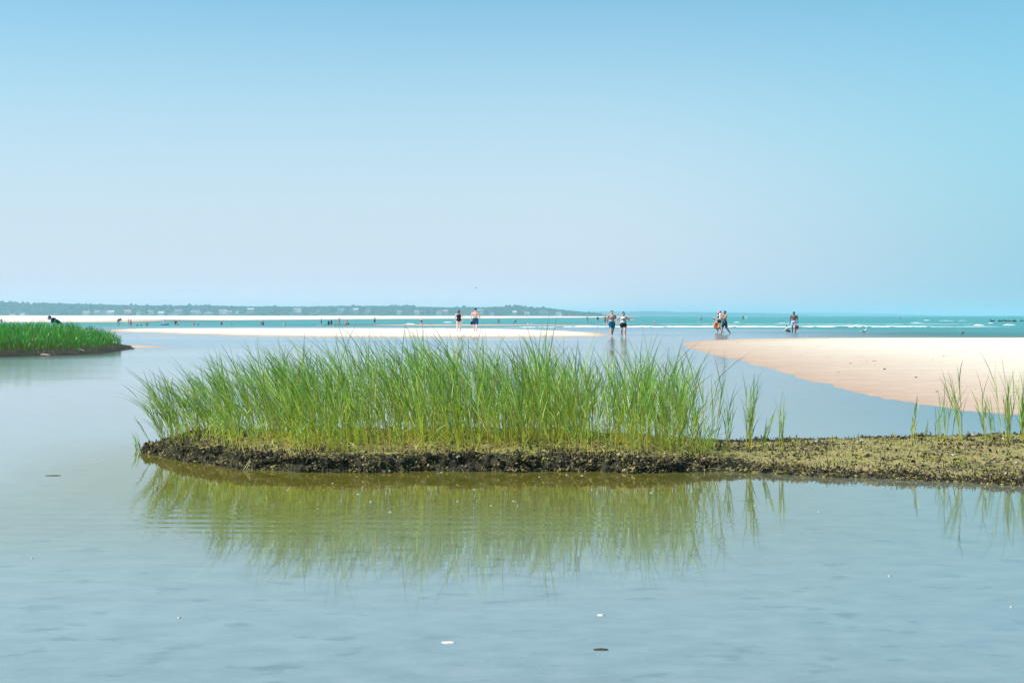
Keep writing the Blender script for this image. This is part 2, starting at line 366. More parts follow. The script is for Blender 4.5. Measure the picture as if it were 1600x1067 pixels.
def box_bm(bm, x0, x1, y0, y1, z0, z1):
    r = bmesh.ops.create_cube(bm, size=1.0)
    bmesh.ops.scale(bm, vec=(x1 - x0, y1 - y0, z1 - z0), verts=r['verts'])
    bmesh.ops.translate(bm, vec=((x0 + x1) / 2, (y0 + y1) / 2, (z0 + z1) / 2), verts=r['verts'])
house_xy = []
wc = ['white', 'grey', 'tan']; rc = ['dark grey', 'brown', 'pale']
lab_n = {}
for i, (px, py, wpx) in enumerate(houses):
    zt = ztop(px); z_b = max(CAM_H - (py - HY) / F * 2380, 0.3)
    fr_ = min(max((z_b + 1) / (zt + 1), 0.02), 0.9); v = math.asin(fr_ ** (1 / 1.2)) / (math.pi / 2)
    y = HY0 + (HY1 - HY0) * v - 5; w = wpx / F * y * 0.95; d = 8; hw = 3.0 + (i * 37 % 10) * 0.22; hr = 2.0 + (i * 53 % 10) * 0.12
    x = Xat(px, y); z_b = CAM_H - (py - HY) / F * y
    k = (i * 7 + i // 3) % 3; k2 = (i * 5 + i // 4) % 3
    root = obj('house', None, loc=(x, y, z_b)); house_xy.append((x, y, w))
    bm = bmesh.new(); box_bm(bm, -w / 2, w / 2, -d / 2, d / 2, -8, hw)
    if i % 2 == 0: box_bm(bm, w * 0.15, w * 0.62, -d / 2 - 2.5, d / 2 - 1, -8, hw * 0.72)
    obj('wall', from_bm('wall', bm, H_WALL[k], False), root)
    bm = bmesh.new(); o_ = 0.5
    if i % 3 == 1:   # gable to the sea
        vs = [bm.verts.new(c) for c in [(-w / 2 - o_, -d / 2 - o_, hw - .1), (w / 2 + o_, -d / 2 - o_, hw - .1), (0, -d / 2 - o_, hw + hr), (-w / 2 - o_, d / 2 + o_, hw - .1), (w / 2 + o_, d / 2 + o_, hw - .1), (0, d / 2 + o_, hw + hr)]]
    else:
        vs = [bm.verts.new(c) for c in [(-w / 2 - o_, -d / 2 - o_, hw - .1), (-w / 2 - o_, d / 2 + o_, hw - .1), (-w / 2 - o_, 0, hw + hr), (w / 2 + o_, -d / 2 - o_, hw - .1), (w / 2 + o_, d / 2 + o_, hw - .1), (w / 2 + o_, 0, hw + hr)]]
    for f_ in ((0, 1, 2), (5, 4, 3), (0, 2, 5, 3), (1, 4, 5, 2), (0, 3, 4, 1)): bm.faces.new([vs[a] for a in f_])
    bmesh.ops.recalc_face_normals(bm, faces=bm.faces)
    rf = obj('roof', from_bm('roof', bm, H_ROOF[k2], False), root)
    bm = bmesh.new(); box_bm(bm, w * .2, w * .2 + .9, .6, 1.5, hw, hw + hr + .9); obj('chimney', from_bm('chimney', bm, H_ROOF[1], False), rf)
    nw = max(2, int(w // 2.6))
    for q in range(nw):
        xw = -w / 2 + (q + .5) * w / nw
        if i % 2 == 0 and xw > w * .1: continue
        bm = bmesh.new(); box_bm(bm, xw - .55, xw + .55, -d / 2 - .05, -d / 2 + .1, 1.0, 2.3); obj('window', from_bm('window', bm, H_GLASS, False), root)
    size = 'long' if wpx >= 12 else ('small' if wpx <= 8 else 'mid sized')
    tag(root, f'{size} {wc[k]} house with {rc[k2]} roof among the trees on the far wooded headland', 'house', 'houses on the headland')

# woodland
bm = bmesh.new(); bmesh.ops.create_icosphere(bm, subdivisions=2, radius=1.0)
ICO2 = np.array([v.co[:] for v in bm.verts]); ICO2F = np.array([[v.index for v in f.verts] for f in bm.faces]); bm.free()
bm = bmesh.new(); bmesh.ops.create_icosphere(bm, subdivisions=1, radius=1.0)
ICO1 = np.array([v.co[:] for v in bm.verts]); ICO1F = np.array([[v.index for v in f.verts] for f in bm.faces]); bm.free()
def scatter(base, baseF, pos, scl, rz, jitter, seed):
    N, K = len(pos), len(base)
    r = np.random.default_rng(seed)
    V = base[None] * (1 + jitter * r.standard_normal((N, K, 1))) * scl[:, None, :]
    c, s = np.cos(rz)[:, None], np.sin(rz)[:, None]
    V = np.stack([V[..., 0] * c - V[..., 1] * s, V[..., 0] * s + V[..., 1] * c, V[..., 2]], -1) + pos[:, None, :]
    return V.reshape(-1, 3), (baseF[None] + (np.arange(N) * K)[:, None, None]).reshape(-1, baseF.shape[1])
N = 5200
pxr = rng.uniform(-420, 930, N); vr = rng.uniform(0.06, 1.0, N) ** 0.8
yr = HY0 + (HY1 - HY0) * vr
zt = np.array([ztop(p) for p in pxr])
zr = -1 + (zt + 1) * np.sin(vr * math.pi / 2) ** 1.2
xr = (pxr - CX) / F * (HY1 * 0.6 + yr * 0.4)
ok = np.ones(N, bool)
for hx, hy_, hw_ in house_xy: ok &= ~((np.abs(xr - hx) < hw_ * 0.62 + 2.0) & (yr < hy_ + 6) & (yr > hy_ - 110))
P = np.stack([xr, yr, zr + 0.6], -1)[ok]; N = len(P)
taller = (vnoise(P[:, 0] * 0.02, P[:, 1] * 0.02, seed=4) > 0.25) * rng.uniform(0, 3.2, N) * (rng.random(N) < .35)
sc_ = np.stack([rng.uniform(2.6, 5.0, N), rng.uniform(2.6, 5.0, N), rng.uniform(1.3, 2.4, N) + taller], -1)
V, Fc = scatter(ICO2, ICO2F, P, sc_, rng.uniform(0, 6.28, N), 0.12, 5)
base = np.array([0.018, 0.050, 0.034]); cc = base[None] * (0.6 + 0.9 * rng.random((N, 1))) * (1 + 0.25 * rng.standard_normal((N, 3)) * [1, .4, .6])
WOOD = vcol_mat('woodland_leaf', 0.9, 0.1)
tag(obj('woodland', mesh_np('woodland', V, Fc, WOOD, col=np.repeat(np.clip(cc, .01, .3), len(ICO2), 0))), kind='stuff', label='dark green woods covering the far headland')

# ------------------------------------------------------------------ mud bank in the foreground
front_px = [(203, 703), (219, 709), (300, 722), (380, 733), (450, 738), (600, 738), (750, 737), (900, 738), (1000, 738), (1100, 736), (1200, 739), (1300, 745), (1400, 750), (1500, 754), (1600, 757), (1800, 765), (2300, 785)]
FX = np.array([G(*p) for p in front_px])
back = [(-3.82, 14.03), (-3.2, 14.7), (-2.2, 15.0), (0, 15.0), (1.0, 14.6), (1.8, 14.0), (2.5, 14.1), (4.0, 14.35), (5.3, 14.7), (7, 15.3), (9.4, 16)]
BK = np.array(back)
x0, x1 = -3.84, 8.0
def yfront(x): return np.interp(x, FX[:, 0], FX[:, 1]) + 0.085 * fbm(np.asarray(x) * 1.6, np.zeros_like(np.asarray(x, float)), oct=5, seed=41)
def yback(x): return np.maximum(np.interp(x, BK[:, 0], BK[:, 1]), yfront(x) + 0.05)
def bank_z(x, s, wdt):
    """height at x, s metres behind the front water line, bank width wdt"""
    soft = sstep(0.9, 2.6, x)                                  # cliff on the left, gentle slope on the right
    cliff = 0.125 * sstep(-0.015, 0.10, s) + 0.05 * sstep(0.1, 0.75, s)
    gent = 0.050 * sstep(-0.02, 0.22, s) + 0.10 * sstep(0.0, 2.3, s)
    top = cliff * (1 - soft) + gent * soft
    top = top * np.clip(0.45 + 0.55 * (x - x0) / 0.6, 0.3, 1)
    drop = sstep(0.0, 0.22, wdt - s)
    under = -0.25 * sstep(0.0, -0.15, s)
    return (top + 0.2) * drop - 0.2 + under
def bank_noise(x, y, s):
    big = fbm(x * 2.2, y * 2.6, oct=3, seed=51); mid = fbm(x * 8, y * 8, oct=3, seed=52); fine = fbm(x * 30, y * 30, oct=2, seed=53)
    return 0.010 * big + 0.012 * mid + 0.006 * fine
nx, ny = 1150, 150
xs = np.linspace(x0, x1, nx)
vv = np.linspace(0, 1, ny) ** 1.35
yf, yb = yfront(xs), yback(xs)
Xb = np.repeat(xs[None], ny, 0); wd = (yb - yf)[None].repeat(ny, 0)
s_ = -0.16 + (wd + 0.18) * vv[:, None]
Yb = yf[None] + s_
Zb = bank_z(Xb, s_, wd) + bank_noise(Xb, Yb, s_) * sstep(-0.1, 0.05, s_)
face = sstep(-0.05, 0.03, s_) * sstep(0.28, 0.05, s_)
Yb = Yb - face * (0.05 * fbm(Xb * 5, Zb * 14, oct=3, seed=55) + 0.035 * fbm(Xb * 16, Zb * 26, oct=2, seed=56))
def bank_top(x, y):
    x = np.asarray(x, float); y = np.asarray(y, float); s = y - yfront(x)
    return bank_z(x, s, yback(x) - yfront(x)) + bank_noise(x, y, s)
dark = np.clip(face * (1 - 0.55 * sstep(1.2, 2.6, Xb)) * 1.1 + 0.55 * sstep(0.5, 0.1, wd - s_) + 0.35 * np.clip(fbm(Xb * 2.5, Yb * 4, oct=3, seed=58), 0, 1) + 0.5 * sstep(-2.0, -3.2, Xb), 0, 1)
m, n, l, out = new_mat('peat_mud'); MUD = m
b = n.new('ShaderNodeBsdfPrincipled'); geo = n.new('ShaderNodeNewGeometry')
a = n.new('ShaderNodeAttribute'); a.attribute_name = 'dark'
n1 = n.new('ShaderNodeTexNoise'); n1.inputs['Scale'].default_value = 28; n1.inputs['Detail'].default_value = 5; l.new(geo.outputs['Position'], n1.inputs['Vector'])
n2 = n.new('ShaderNodeTexNoise'); n2.inputs['Scale'].default_value = 3.5; n2.inputs['Detail'].default_value = 4; l.new(geo.outputs['Position'], n2.inputs['Vector'])
r1 = n.new('ShaderNodeValToRGB'); l.new(n2.outputs[0], r1.inputs[0])
e = r1.color_ramp.elements; e[0].position = 0.3; e[0].color = (0.26, 0.19, 0.09, 1); e[1].position = 0.68; e[1].color = (0.24, 0.23, 0.055, 1)
q = r1.color_ramp.elements.new(0.5); q.color = (0.29, 0.25, 0.10, 1)
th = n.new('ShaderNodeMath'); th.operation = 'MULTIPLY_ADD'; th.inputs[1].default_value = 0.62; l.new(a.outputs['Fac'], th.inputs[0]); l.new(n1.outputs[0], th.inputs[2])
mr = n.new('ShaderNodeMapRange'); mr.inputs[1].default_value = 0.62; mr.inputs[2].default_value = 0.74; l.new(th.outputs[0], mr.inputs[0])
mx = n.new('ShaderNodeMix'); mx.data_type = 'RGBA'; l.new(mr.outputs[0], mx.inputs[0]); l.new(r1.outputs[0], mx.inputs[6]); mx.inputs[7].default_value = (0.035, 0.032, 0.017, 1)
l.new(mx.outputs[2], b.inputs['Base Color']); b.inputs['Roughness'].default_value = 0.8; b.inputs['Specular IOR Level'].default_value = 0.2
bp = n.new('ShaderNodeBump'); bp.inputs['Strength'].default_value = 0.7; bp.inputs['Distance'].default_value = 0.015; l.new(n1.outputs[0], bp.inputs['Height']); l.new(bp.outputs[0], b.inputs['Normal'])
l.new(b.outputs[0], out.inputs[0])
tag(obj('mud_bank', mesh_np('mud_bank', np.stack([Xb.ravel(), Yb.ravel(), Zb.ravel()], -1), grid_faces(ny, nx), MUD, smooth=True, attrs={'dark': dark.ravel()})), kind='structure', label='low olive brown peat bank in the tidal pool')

# lumps of algae and dark mussels, stubble of dead stems: far too many to count
LUMP = vcol_mat('lump', 0.7, 0.3)
def lumps(name, N, wfun, size, cols, colp, label, seed=0):
    r = np.random.default_rng(seed); w_ = (wfun * (Zb > -.02)).ravel(); w_ = w_ * np.gradient(Yb, axis=0).ravel().clip(.004, .05); i = r.choice(w_.size, N, p=w_ / w_.sum())
    P_ = np.stack([Xb.ravel()[i], Yb.ravel()[i], Zb.ravel()[i]], -1) + r.normal(0, .006, (N, 3)); N = len(P_)
    sc = np.clip(r.lognormal(math.log((size[0] + size[1]) * .42), .5, (N, 1)), .003, .02) * r.uniform(0.5, 1.5, (N, 3)) * [1, .8, .8]
    V, Fc = scatter(ICO1, ICO1F, P_, sc, r.uniform(0, 6.28, N), 0.22, seed)
    k = r.choice(len(cols), N, p=colp); cc = np.array(cols)[k] * (0.6 + 0.8 * r.random((N, 1)))
    tag(obj(name, mesh_np(name, V, Fc, LUMP, col=np.repeat(cc, len(ICO1), 0))), kind='stuff', label=label)
lumps('mussels', 26000, face * np.clip(.9 + 2.2 * fbm(Xb * 6, Zb * 18, oct=2, seed=57), .25, 3) * 2 + .30 * np.clip(fbm(Xb * 3, Yb * 5, oct=3, seed=59) + .1, 0, 1), (0.004, 0.014),
      [(0.014, 0.013, 0.010), (0.07, 0.05, 0.025), (0.24, 0.20, 0.055), (0.36, 0.27, 0.12), (0.14, 0.09, 0.05)], [.36, .22, .26, .07, .09], 'dark ribbed mussels and weed crusting the bank edge', seed=61)
lumps('algae', 9000, .3 + 0 * face, (0.004, 0.014), [(0.27, 0.25, 0.06), (0.32, 0.26, 0.11), (0.12, 0.12, 0.04)], [.5, .3, .2], 'olive algae clots over the mud', seed=62)
# stubble
r = np.random.default_rng(63); N = 9000
x = r.uniform(x0 + .08, x1, N); wdt = yback(x) - yfront(x)
pick = r.random(N); s = np.where(pick < .30, r.uniform(-.02, .35, N), np.where(pick < .55, wdt - np.abs(r.normal(0.12, .13, N)), r.uniform(0, 1, N) * wdt))
cl = vnoise(x * 2.5, s * 5, seed=64); ok = (s < wdt - .03) & ((cl > -0.05) | (r.random(N) < .2)); x, s, wdt = x[ok], s[ok], wdt[ok]; N = len(x)
y = yfront(x) + s; z = bank_top(x, y) - 0.01
L = r.uniform(0.010, 0.040, N) * np.where(r.random(N) < .06, 1.7, 1); wv = r.uniform(0.002, 0.0065, N)
lean = r.normal(0, .32, (N, 2))
ang = np.arange(4) * math.pi / 2
ring0 = np.stack([np.cos(ang), np.sin(ang), np.zeros(4)], -1)
B = np.stack([x, y, z], -1)
T = B + np.stack([lean[:, 0] * L, lean[:, 1] * L, L + .01], -1)
V = np.concatenate([B[:, None] + ring0[None] * wv[:, None, None], T[:, None] + ring0[None] * wv[:, None, None] * .6], 1)
fb = np.array([[0, 1, 5, 4], [1, 2, 6, 5], [2, 3, 7, 6], [3, 0, 4, 7], [4, 5, 6, 7]])
Fc = (fb[None] + (np.arange(N) * 8)[:, None, None]).reshape(-1, 4)
cc = np.where(r.random((N, 1)) < .8, np.array([[0.022, 0.020, 0.014]]), np.array([[0.10, 0.085, 0.04]])) * (0.6 + .8 * r.random((N, 1)))
tag(obj('stubble', mesh_np('stubble', V.reshape(-1, 3), Fc, LUMP, col=np.repeat(cc, 8, 0))), kind='stuff', label='dark stubble of dead grass stems on the bank')

# ------------------------------------------------------------------ grass
def ribbons(B, D, L, bend, side, w0, k, c0, c1, c2, prof):
    """N curved ribbons; returns verts, quads, colours"""
    N = len(B); tt = np.linspace(0, 1, k + 1)
    Pn = B[:, None] + D[:, None] * (L[:, None, None] * tt[None, :, None]) + bend[:, None] * (L[:, None, None] * (tt ** 2.2)[None, :, None])
    wv = w0[:, None] * prof(tt)[None]
    Lf = Pn - side[:, None] * wv[..., None] * .5; Rt = Pn + side[:, None] * wv[..., None] * .5
    V = np.stack([Lf, Rt], 2).reshape(N, -1, 3)
    t1 = np.clip(tt / .5, 0, 1)[None, :, None]; t2 = np.clip((tt - .5) / .5, 0, 1)[None, :, None]
    C = (c0[:, None] * (1 - t1) + c1[:, None] * t1) * (1 - t2) + c2[:, None] * t2
    C = np.repeat(C, 2, 1)
    q = np.array([[2 * i, 2 * i + 1, 2 * i + 3, 2 * i + 2] for i in range(k)])
    Fc = (q[None] + (np.arange(N) * (2 * (k + 1)))[:, None, None]).reshape(-1, 4)
    return V.reshape(-1, 3), Fc, C.reshape(-1, 3)
STRAW = np.array([0.66, 0.53, 0.16]); OLIVE = np.array([0.60, 0.57, 0.075]); GREEN = np.array([0.10, 0.36, 0.06]); LIGHT = np.array([0.46, 0.64, 0.13]); BLUE = np.array([0.03, 0.16, 0.07])
def grass_geo(B, H, lean, nleaf, r, wscale=1.0, kst=5, klf=6, cols=None, spread=1.0):
    """B (N,3) stem bases, H heights, lean (N,2) horizontal lean per unit height"""
    cS, cO, cG, cL, cB = cols or (STRAW, OLIVE, GREEN, LIGHT, BLUE)
    N = len(B); out = []
    D = np.concatenate([lean * .75 + r.normal(0, .05, (N, 2)), np.ones((N, 1))], 1)
    bend = np.concatenate([lean * .35, -0.10 * np.abs(lean).sum(1, keepdims=True)], 1)
    var = (0.6 + 0.85 * r.random((N, 1)))
    mixg = r.random((N, 1))
    c0 = (cS * .5 + cO * .5)[None] * var; c1 = (cO[None] * .45 + cL[None] * .55) * var; c2 = (cG[None] * mixg + cL[None] * (1 - mixg)) * var
    SL = H * 0.74
    for az in (0.0, math.pi / 2):
        a = r.uniform(0, math.pi, N) * 0.4 + az; side = np.stack([np.cos(a), np.sin(a), np.zeros(N)], -1)
        out.append(ribbons(B, D, SL, bend, side, np.full(N, .0075 * wscale), kst, c0, c1, c2, lambda t: 1 - .6 * t))
    # leaves
    idx = np.repeat(np.arange(N), nleaf); M = len(idx); j = np.tile(np.arange(nleaf), N)
    ta = np.clip(0.22 + 0.77 * (j + r.random(M)) / nleaf, 0, .98)
    SLi = SL[idx]
    Bl = B[idx] + D[idx] * (SLi * ta)[:, None] + bend[idx] * (SLi * ta ** 2.2)[:, None]
    tang = D[idx] + bend[idx] * (2.2 * ta ** 1.2)[:, None]; tang /= np.linalg.norm(tang, axis=1, keepdims=True)
    a = (j * 2.6 + r.uniform(0, 6.28, N)[idx]) + r.normal(0, .4, M)
    outv = np.stack([np.cos(a), np.sin(a) , np.zeros(M)], -1)
    open_ = r.uniform(.12, .42, M) * spread
    Dl = tang + outv * open_[:, None]; Dl /= np.linalg.norm(Dl, axis=1, keepdims=True)
    Ll = H[idx] * r.uniform(.26, .46, M) * (0.8 + 0.35 * ta)
    wind = np.concatenate([lean[idx], np.zeros((M, 1))], 1)
    bl = outv * (open_ * r.uniform(.3, 1.2, M))[:, None] + wind * .45 + np.array([0, 0, -1.0])[None] * (r.uniform(.0, .30, M) * (0.4 + open_))[:, None]
    sd = np.cross(Dl, np.array([0.0, -1.0, 0.25])[None] + .7 * r.standard_normal((M, 3))); sd /= np.linalg.norm(sd, axis=1, keepdims=True) + 1e-9
    v2 = (0.35 + 1.05 * r.random((M, 1))); hgt = np.clip(ta, 0, 1)[:, None]; mg = r.random((M, 1))
    lo = cO[None] * (1 - hgt) + cL[None] * hgt
    hi = cG[None] * mg + cL[None] * (1 - mg)
    dead = (r.random((M, 1)) < .12 * (1.35 - hgt))
    c0 = np.where(dead, cS[None], lo) * v2; c1 = np.where(dead, cS[None] * 1.1, hi * .75 + lo * .25) * v2; c2 = np.where(dead, cS[None], hi * .35 + cB[None] * .65) * v2
    out.append(ribbons(Bl, Dl, Ll, bl, sd, r.uniform(.0045, .0105, M) * wscale, klf, c0, c1, c2, lambda t: np.minimum(1, .55 + 2 * t) * (1 - t ** 1.6) + .03))
    V, Fc, C, o = [], [], [], 0
    for v, f_, c in out: V.append(v); Fc.append(f_ + o); C.append(c); o += len(v)
    return np.concatenate(V), np.concatenate(Fc), np.concatenate(C)
GRASS = leaf_mat('grass_leaf')

# limp weed fronds hanging on the bank face and short mossy tufts over the peat
r = np.random.default_rng(66)
def fronds(N, wgt, up, lens, name, label):
    w_ = (wgt * (Zb > -.01)).ravel(); i = r.choice(w_.size, N, p=w_ / w_.sum())
    P_ = np.stack([Xb.ravel()[i], Yb.ravel()[i], Zb.ravel()[i]], -1); a_ = r.uniform(0, 6.28, N)
    D_ = np.stack([np.cos(a_) * .7, np.sin(a_) * .5 - (.5 if up < .5 else 0), np.full(N, up) + r.normal(0, .25, N)], -1)
    bd = np.stack([r.normal(0, .3, N), r.normal(-.1, .2, N), -r.uniform(.1, .9, N) * (1.2 - up)], -1)
    sd = np.cross(D_, [0, -1, .3] + .5 * r.standard_normal((N, 3))); sd /= np.linalg.norm(sd, axis=1, keepdims=True) + 1e-9
    pal = np.array([[.015, .015, .010], [.06, .05, .02], [.20, .18, .045], [.34, .29, .09], [.28, .30, .06]]); c_ = pal[r.choice(5, N, p=[.30, .20, .25, .13, .12])] * r.uniform(.6, 1.3, (N, 1))
    V, Fc, C = ribbons(P_, D_, r.uniform(*lens, N), bd, sd, r.uniform(.003, .009, N), 3, c_, c_, c_ * .9, lambda t: 1 - .75 * t)
    tag(obj(name, mesh_np(name, V, Fc, GRASS, col=C)), kind='stuff', label=label)
fronds(9000, face + .02, .15, (.02, .06), 'weed', 'limp weed fronds hanging on the dark bank edge')
fronds(9000, .2 + np.clip(fbm(Xb * 3.5, Yb * 5, oct=3, seed=67), 0, 1), .9, (.010, .030), 'moss', 'short mossy tufts over the peat')
r = np.random.default_rng(71)
def base_pts(x, s): y = yfront(x) + s; return np.stack([x, y, bank_top(x, y) - .015], -1)
# main bed: height of the dense tops along the bank (metres above bank), by world x
hx = np.array([-3.72, -3.3, -2.95, -2.6, -2.2, -1.7, -1.0, -0.4, 0.3, 0.55, 1.0, 1.3, 1.6, 1.9])
hv = np.array([0.66, 0.70, 0.72, 0.80, 0.90, 0.96, 1.00, 1.00, 0.98, 0.92, 0.88, 0.86, 0.90, 0.78])
Nst = 1750
x = r.uniform(-3.74, 1.78, Nst)
wdt = yback(x) - yfront(x)
s = 0.38 + (np.minimum(wdt, 2.0) - .5) * r.random(Nst) ** 0.9
s = np.where(r.random(Nst) < .05, r.uniform(.12, .4, Nst), s)
cl = fbm(x * 3.2, s * 3.2, oct=2, seed=72)
dens = np.interp(x, [-3.6, -3.0, -2.4, -2.0, 0.6, 1.0, 1.3, 1.8], [.45, .5, .75, 1, .95, .8, .7, .5])
ok = (cl > -0.75 + 1.0 * (1 - dens)) & (r.random(Nst) < .25 + .75 * dens) & (s < wdt - .12)
x, s, cl = x[ok], s[ok], cl[ok]; N = len(x)
H = np.interp(x, hx, hv) * np.clip(r.normal(.83, .15, N), .45, 1.2) * (1 + .17 * cl)
H = np.minimum(H, np.interp(x, hx, hv) * 1.06)
H = np.where(r.random(N) < .12, H * r.uniform(.4, .7, N), H)
lx = np.interp(x, [-3.6, -2.8, -1.5, 0, 1, 1.8], [-.37, -.28, -.17, -.10, -.02, .05])
lean = np.stack([lx + r.normal(0, .09, N), r.normal(0, .09, N)], -1)
parts = [grass_geo(base_pts(x, s), H, lean, 7, r, spread=.85)]
# taller sprays that stand above the bed
tall = [(330, 1.00, -.2), (355, .95, -.25), (400, 1.04, -.28), (470, 1.06, -.3), (520, 1.05, -.3), (590, 1.08, -.15), (640, 1.10, -.25), (690, 1.10, -.2), (745, 1.16, -.05), (785, 1.06, -.1), (842, 1.20, -.03), (870, 1.06, -.1), (965, 1.06, -.1), (1010, 1.04, 0), (1030, 1.0, .02), (1060, 1.10, .0), (1108, .97, .05), (450, 1.0, -.25), (560, 1.04, -.2), (720, 1.06, -.15), (905, .98, -.1), (219, .70, -.42), (230, .64, -.40), (252, .58, -.3), (270, .68, -.36), (290, .74, -.34), (312, .86, -.3)]
tx, th_, tl = [], [], []
for px, h_, ln in tall:
    for q in range(4):
        tx.append(Xat(px + random.gauss(0, 6) - ln * 140, 13.6)); th_.append(h_ * random.uniform(.82, .95)); tl.append((ln + random.gauss(0, .05), random.gauss(0, .05)))
tx = np.array(tx); ts = r.uniform(.7, 1.3, len(tx))
parts.append(grass_geo(base_pts(tx, ts), np.array(th_), np.array(tl), 7, r, spread=.7))
# short shoots and dead litter at the foot
N = 650; x = r.uniform(-3.45, 1.9, N); s = r.uniform(.2, 1.3, N)
parts.append(grass_geo(base_pts(x, s), r.uniform(.12, .42, N), r.normal(0, .28, (N, 2)), 3, r, wscale=.85, cols=(STRAW * .9, OLIVE, GREEN * 1.2, LIGHT, OLIVE)))
o = 0; Vs, Fs, Cs = [], [], []
for v, f_, c in parts: Vs.append(v); Fs.append(f_ + o); Cs.append(c); o += len(v)
tag(obj('marsh_grass', mesh_np('marsh_grass', np.concatenate(Vs), np.concatenate(Fs), GRASS, smooth=True, col=np.concatenate(Cs))), kind='stuff', label='dense bed of tall green cordgrass growing on the peat bank')

# separate tufts one can count: (photo x, base s fraction across bank, height m, stalks, lean, label, where)
tufts = [
 (219, None, .20, 2, -.15, 'tiny green grass shoot standing in the water off the tip of the peat bank'),
 (1137, .45, .62, 3, .05, 'thin grass tuft at the end of the dense grass bed'),
 (1172, .60, .78, 5, .03, 'tall leafy grass tuft alone between two thinner tufts on the bare peat'),
 (1190, .55, .45, 2, .12, 'short grass tuft leaning beside a taller leafy tuft'),
 (1221, .55, .62, 2, .06, 'slender single grass tuft, last before the bare stretch of peat'),
 (1428, .80, .42, 2, .02, 'short thin grass tuft, first after the bare stretch of peat'),
 (1441, .82, .20, 1, .10, 'smallest grass shoot beside a short thin tuft on bare peat'),
 (1467, .78, .48, 2, .10, 'upright thin grass tuft of medium height on the peat edge'),
 (1478, .76, .62, 2, .02, 'straight grass tuft with a dark seedy tip on the peat edge'),
 (1502, .70, .80, 3, -.10, 'tall grass tuft with a bent dark seed head leaning to one side'),
 (1538, .74, .70, 2, -.05, 'tall narrow grass tuft with drooping tip before the sand'),
 (1551, .74, .48, 2, -.08, 'low grass tuft next to a tall narrow one'),
 (1574, .68, .86, 5, -.04, 'tallest arching grass tuft near the right end of the bank'),
 (1599, .72, .74, 5, .0, 'broad dense grass tuft beside the tallest arching one'),
 (1640, .70, .8, 4, .0, 'grass tuft beyond the broad dense one'),
]
for i, (px, fr_, h_, ns, ln, lab) in enumerate(tufts):
    rr_ = np.random.default_rng(100 + i)
    if fr_ is None:
        bx, by = G(px, 703); bz = -.1; h_ += .1
    else:
        yg = 13.0
        for _ in range(4):
            bx = Xat(px, yg); yg = float(yfront(np.array([bx]))[0] + fr_ * (yback(np.array([bx])) - yfront(np.array([bx])))[0])
        by = yg; bz = float(bank_top([bx], [by])[0]) - .015
    root = obj('grass_tuft', None, loc=(bx, by, bz)); tag(root, lab, 'grass', 'grass tufts on the bare peat')
    for k in range(ns * 2 - (ns > 2)):
        off = rr_.normal(0, .014, 2) * [1.3, 1]
        hk = h_ * (1.0 if k == 0 else rr_.uniform(.5, .95))
        V, Fc, C = grass_geo(np.array([[off[0], off[1], 0]]), np.array([hk]), np.array([[ln + rr_.normal(0, .05), rr_.normal(0, .06)]]), 6, rr_, spread=.5)
        obj('stalk', mesh_np('stalk', V, Fc, GRASS, smooth=True, col=C), root)

# marsh on the left
r = np.random.default_rng(81); N = 21000
x = r.uniform(-42, -14.6, N); y = r.uniform(47, 71, N)
sd_ = poly_sd(x, y, MARSH); ok = sd_ > 0.28 + .15 * fbm(x * 1.5, y * 1.5, seed=82); x, y, sd_ = x[ok], y[ok], sd_[ok]; N = len(x)
H = np.clip(.62 + .40 * np.clip(sd_ / 2.2, 0, 1), 0, 1.02) * np.clip(r.normal(.95, .04, N), .8, 1.05)
H *= np.interp(x, [-17.5, -15.0], [1, .72]) 
z = ground_h(x, y) - .02
mc = (np.array([.28, .21, .07]), np.array([.22, .25, .04]), np.array([.06, .36, .05]), np.array([.13, .46, .06]), np.array([.06, .32, .06]))
V, Fc, C = grass_geo(np.stack([x, y, z], -1), H, np.stack([r.normal(-.08, .1, N), r.normal(0, .1, N)], -1), 3, r, wscale=2.4, kst=3, klf=3, cols=mc)
tag(obj('marsh_grass', mesh_np('marsh_grass_far', V, Fc, GRASS, smooth=True, col=C)), kind='stuff', label='darker green marsh grass on the far point across the pool')
# its peat floor
gx_ = np.arange(-44, -13.5, .25); gy_ = np.arange(46, 76, .25); GX, GY = np.meshgrid(gx_, gy_)
gz_ = ground_h(GX.ravel(), GY.ravel()) + .045 + .02 * fbm(GX.ravel() * 2, GY.ravel() * 2, seed=86); sdm = poly_sd(GX.ravel(), GY.ravel(), MARSH); gz_ = np.where(sdm > -.22, np.maximum(gz_, .015 + .02 * fbm(GX.ravel() * 3, GY.ravel() * 3, seed=87)), gz_ - .12)
gf_ = grid_faces(len(gy_), len(gx_)); gf_ = gf_[(sdm[gf_] > -.25).any(1)]
tag(obj('mud_bank', mesh_np('mud_bank_far', np.stack([GX.ravel(), GY.ravel(), gz_], -1), gf_, MUD, smooth=True, attrs={'dark': np.full(GX.size, .75)})), kind='structure', label='dark peat floor of the far marsh point')
